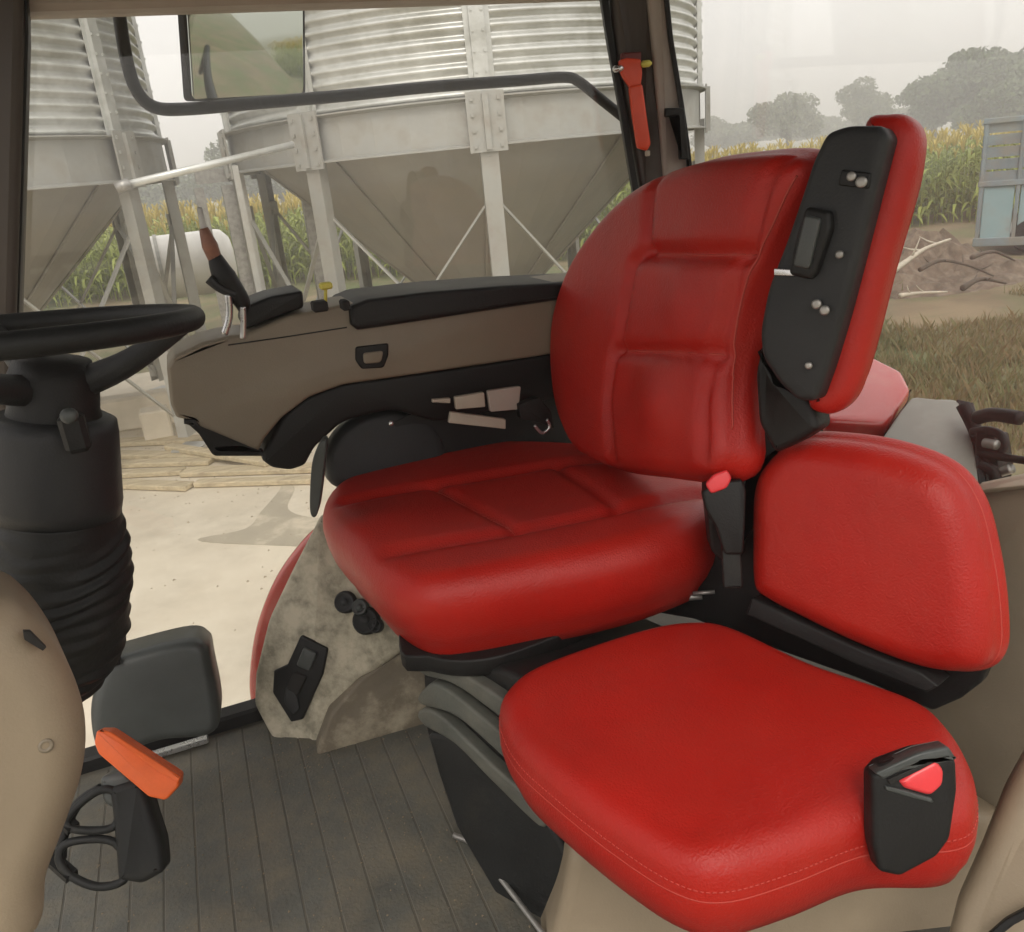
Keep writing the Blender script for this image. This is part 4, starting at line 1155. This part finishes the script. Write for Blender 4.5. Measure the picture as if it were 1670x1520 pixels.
for (x, y, r_, m_) in ((566, 982, .024, SHELL), (600, 1012, .030, RUBBER), (590, 990, .018, GREYP), (615, 1020, .016, SHELL)):
    c = hit(x, y, planeshift(DO, DN, .0), DN); mb = MB()
    mb.lathe(c, np.array(DN) + np.array([.1, -.1, .3]), [(r_, 0), (r_, .014), (r_ * .85, .022), (r_ * .8, .022), (r_ * .55, .012), (r_ * .3, .020), (r_ * .1, .022)], 24); mb.build('knob', m_, sp, True)
c = hit(526, 1220, planeshift(DO, DN, .004), DN); mb = MB(); mb.lathe(c, DN, [(.007, 0), (.007, .004), (.004, .006)], 12); mb.build('screw', STEEL, sp, True)

# red outer fender seen past the side panel, outside the glass
rf = slab('front_fender', [(406, 1162), (402, 1110), (412, 1032), (440, 955), (476, 900), (515, 862), (560, 860), (540, 960), (470, 1080), (440, 1190), (410, 1190)], (.0, 1.87, .1), (-.5, -.85, .1), 0.12, REDPT, None, 0.02, n=90)
tag(rf.obj, 'curved red fender edge outside the glass below the driver seat', 'fender')

# ================================================================== STEERING COLUMN
sw = empty('steering_column', (-.2, 1.22, 0), 'black steering wheel on a grey column with pleated boot', 'steering wheel')
WC = at(40, 541, 'y', 1.22)
WN = np.array([0.06, 0.065, 1.0]); WN /= np.linalg.norm(WN)
Ux = np.cross([0, 1, 0], WN); Ux /= np.linalg.norm(Ux); Uy = np.cross(WN, Ux)
WR = 0.205
mb = MB(); mb.tube([WC + WR * (math.cos(a) * Ux + math.sin(a) * Uy) for a in np.linspace(0, 2 * math.pi, 72, endpoint=False)], 0.0155, 16, closed=True)
rim = mb.build('rim', RUBBER, sw, True)
HB = at(88, 640, 'y', 1.22)
for a in (R(-15), R(110), R(235)):
    e_ = WC + WR * (math.cos(a) * Ux + math.sin(a) * Uy)
    mb = MB(); mid = (HB + e_) / 2 + np.array([0, 0, -.012])
    mb.tube(smooth_path([HB, mid, e_], 6), np.linspace(.024, .012, 13), 10); mb.build('spoke', SHELL, sw, True)
AX = at(100, 1080, 'y', 1.22) - HB; AX = AX / np.linalg.norm(AX)
mb = MB(); mb.lathe(HB, AX, [(.012, -.05), (.045, -.045), (.055, -.02), (.055, .02), (.06, .04), (.06, .07)], 36); mb.build('hub', BLACK, sw, True)
def pxlen(n, y=1.22): return n / FPX * (at(90, 800, 'y', y) - EYE) @ fw
Lc = np.linalg.norm(at(96, 835, 'y', 1.22) - HB); L0 = np.linalg.norm(at(92, 690, 'y', 1.22) - HB)
rr = pxlen(96)
mb = MB(); mb.lathe(HB, AX, [(rr * .8, L0 - .012), (rr * .94, L0 - .006), (rr * .97, L0 + .01), (rr * 1.03, Lc - .02), (rr * 1.0, Lc)], 48); mb.build('column_cover', SHELL, sw, True)
# the tilt lever on the cover
cL = at(122, 705, 'y', 1.12); mb = MB(); mb.box(cL, (.03, .025, .05), bev=.006); mb.build('tilt_lever', BLACK, sw)
c = at(114, 678, 'y', 1.115); mb = MB(); mb.lathe(c, (0, -1, .2), [(.010, 0), (.010, .01), (.006, .014)], 16); mb.build('lever_cap', GREYP, sw, True)
# pleated boot
Lb = np.linalg.norm(at(100, 1130, 'y', 1.22) - HB)
nf = 13; prof = []
nb_ = nf * 10
for i in range(nb_ + 1):
    t = i / nb_
    prof.append((np.interp(t, [0, .15, .35, .6, .8, 1], [.98, 1.04, 1.13, 1.12, .95, .55]) * rr, Lc + (Lb - Lc) * t))
mb = MB(); mb.lathe(HB, AX, prof, 72)
V = np.array(mb.v)
d_ = V - HB; hh = d_ @ AX; rad_ = d_ - hh[:, None] * AX; rl = np.linalg.norm(rad_, axis=1)
ang = np.arctan2(rad_[:, 1], rad_[:, 0]); tt = np.clip((hh - Lc) / (Lb - Lc), 0, 1)
ph = (tt * nf + .55 * np.sin(ang + .7) + .25 * np.sin(ang * 2 + tt * 5) + .12 * np.sin(ang * 5 + tt * 17)) % 1
ampl = .0095 * (.45 + .35 * np.sin(ang * 2 + tt * 11) + .2 * np.sin(ang * 5 + tt * 23)) * np.clip(tt * 6, .2, 1)
off_ = ampl * (1 - np.abs(2 * ph - 1)) ** .7 + .003 * np.sin(ang * 3 + tt * 7)
V = V + rad_ / rl[:, None] * off_[:, None]
mb.v = [tuple(p) for p in V]
mb.build('pleated_boot', RUBBER, sw, True)
# beige column foot cover close to the camera
fc = slab('column_base_cover', [(-200, 960), (0, 985), (60, 1018), (108, 1080), (138, 1146), (150, 1210), (142, 1285), (114, 1370), (84, 1450), (50, 1560), (-200, 1600)], (-.2, .80, .7), (.25, -1, .15), 0.20, BEIGE, None, 0.045, n=140, dome=.01, domew=.08, rings=30)
tag(fc.obj, 'big rounded beige cover at the lower left beside the pedals', 'cover')
fcO = planeshift((-.2, .80, .7), (.25, -1, .15), .0)
slab('slot', [(38, 1030), (50, 1030), (76, 1056), (70, 1062), (40, 1044)], planeshift(fcO, (.25, -1, .15), .003), (.25, -1, .15), .008, DARKR, fc.obj, .001, smooth=False)
c = fc.surf(74, 1214, -.002); mb = MB(); mb.lathe(c, (.25, -1, .15), [(.007, 0), (.007, .003), (.004, .0035), (.003, .001)], 14); mb.build('screw', TAUPE, fc.obj, True)

# ================================================================== DARK BOX ON THE SILL
bx = slab('storage_box', [(146, 1150), (168, 1082), (196, 1070), (300, 1044), (334, 1052), (344, 1080), (354, 1192), (260, 1212), (170, 1238), (150, 1210)], (-.2, 1.56, .2), (-.05, -1, .25), 0.13, GREYP, None, 0.022, n=110, dome=.004, domew=.03, rings=24)
tag(bx.obj, 'dark grey rounded plastic box standing on the far door sill', 'plastic box')
slab('lid_clip', [(168, 1078), (194, 1074), (196, 1084), (172, 1092)], (-.2, 1.545, .2), (-.05, -1, .25), 0.02, BLACK, bx.obj, .003, smooth=False)

# ================================================================== PEDALS AND ORANGE LEVER
ol = empty('orange_lever', at(230, 1400, 'y', 1.2), 'orange bar handle on a black post beside the pedals', 'lever')
EO, EN = (-.2, 1.2, .3), (-.2, -1, .5)
slab('orange_bar', [(157, 1192), (178, 1192), (292, 1266), (290, 1284), (270, 1306), (242, 1300), (160, 1230), (153, 1212)], EO, EN, 0.03, ORANGE, ol, 0.004, smooth=False, corner=.2)
slab('orange_flange', [(162, 1190), (180, 1194), (294, 1268), (290, 1276), (262, 1262)], planeshift(EO, EN, .004), EN, 0.012, ORANGE, ol, 0.002, smooth=False)
slab('post', [(176, 1286), (230, 1270), (246, 1330), (262, 1380), (266, 1424), (230, 1444), (190, 1438), (184, 1360)], planeshift(EO, EN, -.02), EN, 0.05, RUBBER, ol, 0.012, smooth=False, corner=.2)
slab('collar', [(160, 1268), (206, 1258), (232, 1290), (200, 1330), (165, 1310)], planeshift(EO, EN, -.03), EN, 0.05, GREYP, ol, 0.01, smooth=False, corner=.25)
for pts, lb in (([(112, 1330), (160, 1290), (190, 1296), (186, 1348), (120, 1352)], 'upper black pedal loop between the beige cover and the orange lever'),
                ([(96, 1392), (120, 1372), (188, 1374), (206, 1430), (160, 1446), (110, 1424)], 'lower black pedal loop at the foot of the beige cover')):
    pe = empty('pedal', hit(*pts[0], EO, EN), lb, 'pedal', 'brake pedals')
    cx = sum(p[0] for p in pts) / len(pts); cy = sum(p[1] for p in pts) / len(pts)
    LP = smooth_path([hit(x, y, planeshift(EO, EN, -.03), EN) for x, y in pts], 5, True)
    mb = MB(); mb.tube(LP, .0065, 10, closed=True); mb.build('pedal_loop', RUBBER, pe, True)
    P0 = hit(cx, cy, planeshift(EO, EN, -.05), EN)
    mb = MB(); mb.bar(LP[len(LP) * 4 // 5], P0 + np.array([-.12, .10, .06]), .02, .012); mb.build('pedal_arm', BLACK, pe)
P = [hit(x, y, planeshift(EO, EN, -.04), EN) for x, y in [(100, 1400), (104, 1360), (128, 1310), (165, 1285)]]
mb = MB(); mb.tube(smooth_path(P, 6), .008, 10); tag(mb.build('pedal_bow', BLACK, None, True), 'bent black bow linking the two pedal loops', 'pedal linkage')

# ================================================================== SAFETY HAMMER
hm = empty('safety_hammer', hit(1035, 170, planeshift(PO, PN, .02), PN), 'red safety hammer clipped to the brown window pillar', 'safety hammer')
HO = planeshift(PO, PN, .03)
slab('hammer_head', [(1010, 98), (1022, 94), (1046, 96), (1048, 120), (1044, 148), (1032, 148), (1018, 128), (1012, 116)], HO, PN, .02, REDPL, hm, .004, smooth=False, corner=.2)
slab('hammer_handle', [(1026, 140), (1048, 136), (1054, 180), (1062, 235), (1056, 246), (1040, 242), (1032, 190)], planeshift(HO, PN, .004), PN, .018, REDPL, hm, .005, smooth=False, corner=.2)
slab('holder', [(1014, 86), (1046, 84), (1046, 100), (1012, 100)], planeshift(HO, PN, -.002), PN, .02, mat('dark_red_plastic', (.12, .015, .012), .5), hm, .003, smooth=False)
for (x, y) in ((1054, 104), (1008, 112)):
    c = hit(x, y, HO, PN); mb = MB(); mb.lathe(c, (1, -.35, 0), [(.002, -.012), (.007, -.008), (.007, .006), (.002, .012)], 10); mb.build('steel_tip', YELL if x > 1020 else STEEL, hm, True)
c = hit(1056, 250, HO, PN); mb = MB(); mb.box(c, (.01, .01, .012), bev=.002); mb.build('cap', SILL, hm)

# ================================================================== SIDE MIRROR (outside the far window)
mr_ = empty('side_mirror', at(400, 80, 'y', 1.95), 'rectangular side mirror on a bent black tube outside the window', 'mirror')
ptube('mirror_arm', [(186, -60), (194, 20), (206, 95), (222, 146), (250, 174), (300, 178), (420, 168), (560, 156), (700, 142), (850, 131), (920, 126), (945, 134), (985, 166), (1045, 214)], 1.93, .0125, BLACK, mr_, 5)
MO = at(400, 80, 'y', 2.0); MN = (1.1, -1.05, -.20)
slab('mirror_back', [(296, -70), (497, -70), (499, 156), (312, 166)], planeshift(MO, MN, -.004), MN, .02, BLACK, mr_, .003, smooth=False, corner=.05)
slab('mirror_glass', [(300, -68), (493, -68), (495, 152), (315, 162)], MO, MN, .003, MIRROR, mr_, .0005, smooth=False, corner=.05)

# ================================================================== THINGS BEHIND THE REAR WINDOW
f2 = slab('rear_fender', [(1392, 576), (1412, 574), (1472, 604), (1486, 632), (1448, 690), (1340, 684), (1366, 640)], (1.55, 1.2, .52), (-.1, -.25, 1), .10, REDPT, None, .015, smooth=False, corner=.15)
tag(f2.obj, 'glossy red rear fender corner shining pink behind the raised armrest', 'fender')
slab('fender_edge', [(1340, 686), (1448, 690), (1486, 634), (1482, 650), (1450, 706), (1340, 700)], planeshift((1.55, 1.2, .52), (-.1, -.25, 1), -.03), (-.1, -.25, 1), .03, BLACK, f2.obj, .002, smooth=False)
gb = empty('grey_toolbox', at(1510, 700, 'x', 1.5), 'flat grey lidded box behind the rear window', 'toolbox')
GO, GN = (1.5, 1.05, .50), (-.25, -.3, 1)
slab('box_lid', [(1488, 646), (1566, 654), (1586, 700), (1600, 800), (1400, 800), (1440, 712), (1470, 668)], GO, GN, .03, GREYBOX, gb, .006, smooth=False, corner=.1)
slab('box_body', [(1484, 650), (1560, 650), (1582, 700), (1598, 800), (1400, 800), (1440, 715)], planeshift(GO, GN, -.031), GN, .15, GREYBOX, gb, .006, smooth=False, corner=.1)
slab('lid_edge', [(1560, 650), (1588, 656), (1604, 710), (1616, 800), (1598, 800), (1584, 700)], planeshift(GO, GN, .002), GN, .05, BLACK, gb, .004, smooth=False)
hl = empty('hydraulic_valves', at(1620, 720, 'x', 1.45), 'black hydraulic hoses and handles at the right behind the window', 'hydraulic hoses')
def xtube(name, pts, xv, rad, m, parent):
    P = [at(x, y, 'x', xv) for x, y in pts]
    mb = MB(); mb.tube(smooth_path(P, 6), rad, 12); return mb.build(name, m, parent, True)
xtube('handle', [(1592, 682), (1620, 676), (1664, 682)], 1.42, .014, BLACK, hl)
xtube('hose', [(1570, 660), (1590, 700), (1605, 745), (1612, 800)], 1.45, .014, RUBBER, hl)
xtube('hose', [(1585, 705), (1612, 702), (1634, 712), (1636, 732), (1610, 745)], 1.43, .009, SHELL, hl)
xtube('hose', [(1595, 740), (1630, 745), (1680, 752)], 1.42, .008, RUBBER, hl)
xtube('hose', [(1600, 760), (1622, 772), (1618, 800)], 1.40, .012, RUBBER, hl)
xtube('coupler', [(1606, 722), (1626, 726)], 1.41, .010, DSTEEL, hl)
xtube('coupler', [(1630, 770), (1650, 764)], 1.41, .010, DSTEEL, hl)
slab('valve_block', [(1590, 700), (1620, 708), (1628, 760), (1620, 810), (1592, 800)], (1.47, .95, .6), (-1, -.2, .2), .06, RUBBER, hl, .004, smooth=False)

# ================================================================== HAZE
def haze():
    x0, x1, y0, y1, z0, z1 = -640, 680, -340, 680, GZ - 1.6, 22
    mb = MB(); mb.box(((x0 + x1) / 2, (y0 + y1) / 2, (z0 + z1) / 2), (x1 - x0, y1 - y0, z1 - z0))
    m = bpy.data.materials.new('haze'); m.use_nodes = True; t = m.node_tree; t.nodes.clear()
    o = t.nodes.new('ShaderNodeOutputMaterial'); v = t.nodes.new('ShaderNodeVolumePrincipled')
    v.inputs['Color'].default_value = (.97, .965, .965, 1); v.inputs['Density'].default_value = 0.0062
    v.inputs['Anisotropy'].default_value = 0.2
    t.links.new(v.outputs[0], o.inputs['Volume'])
    b = mb.build('haze', m)
    tag(b, None, None, None, 'stuff')
    return b
haze()
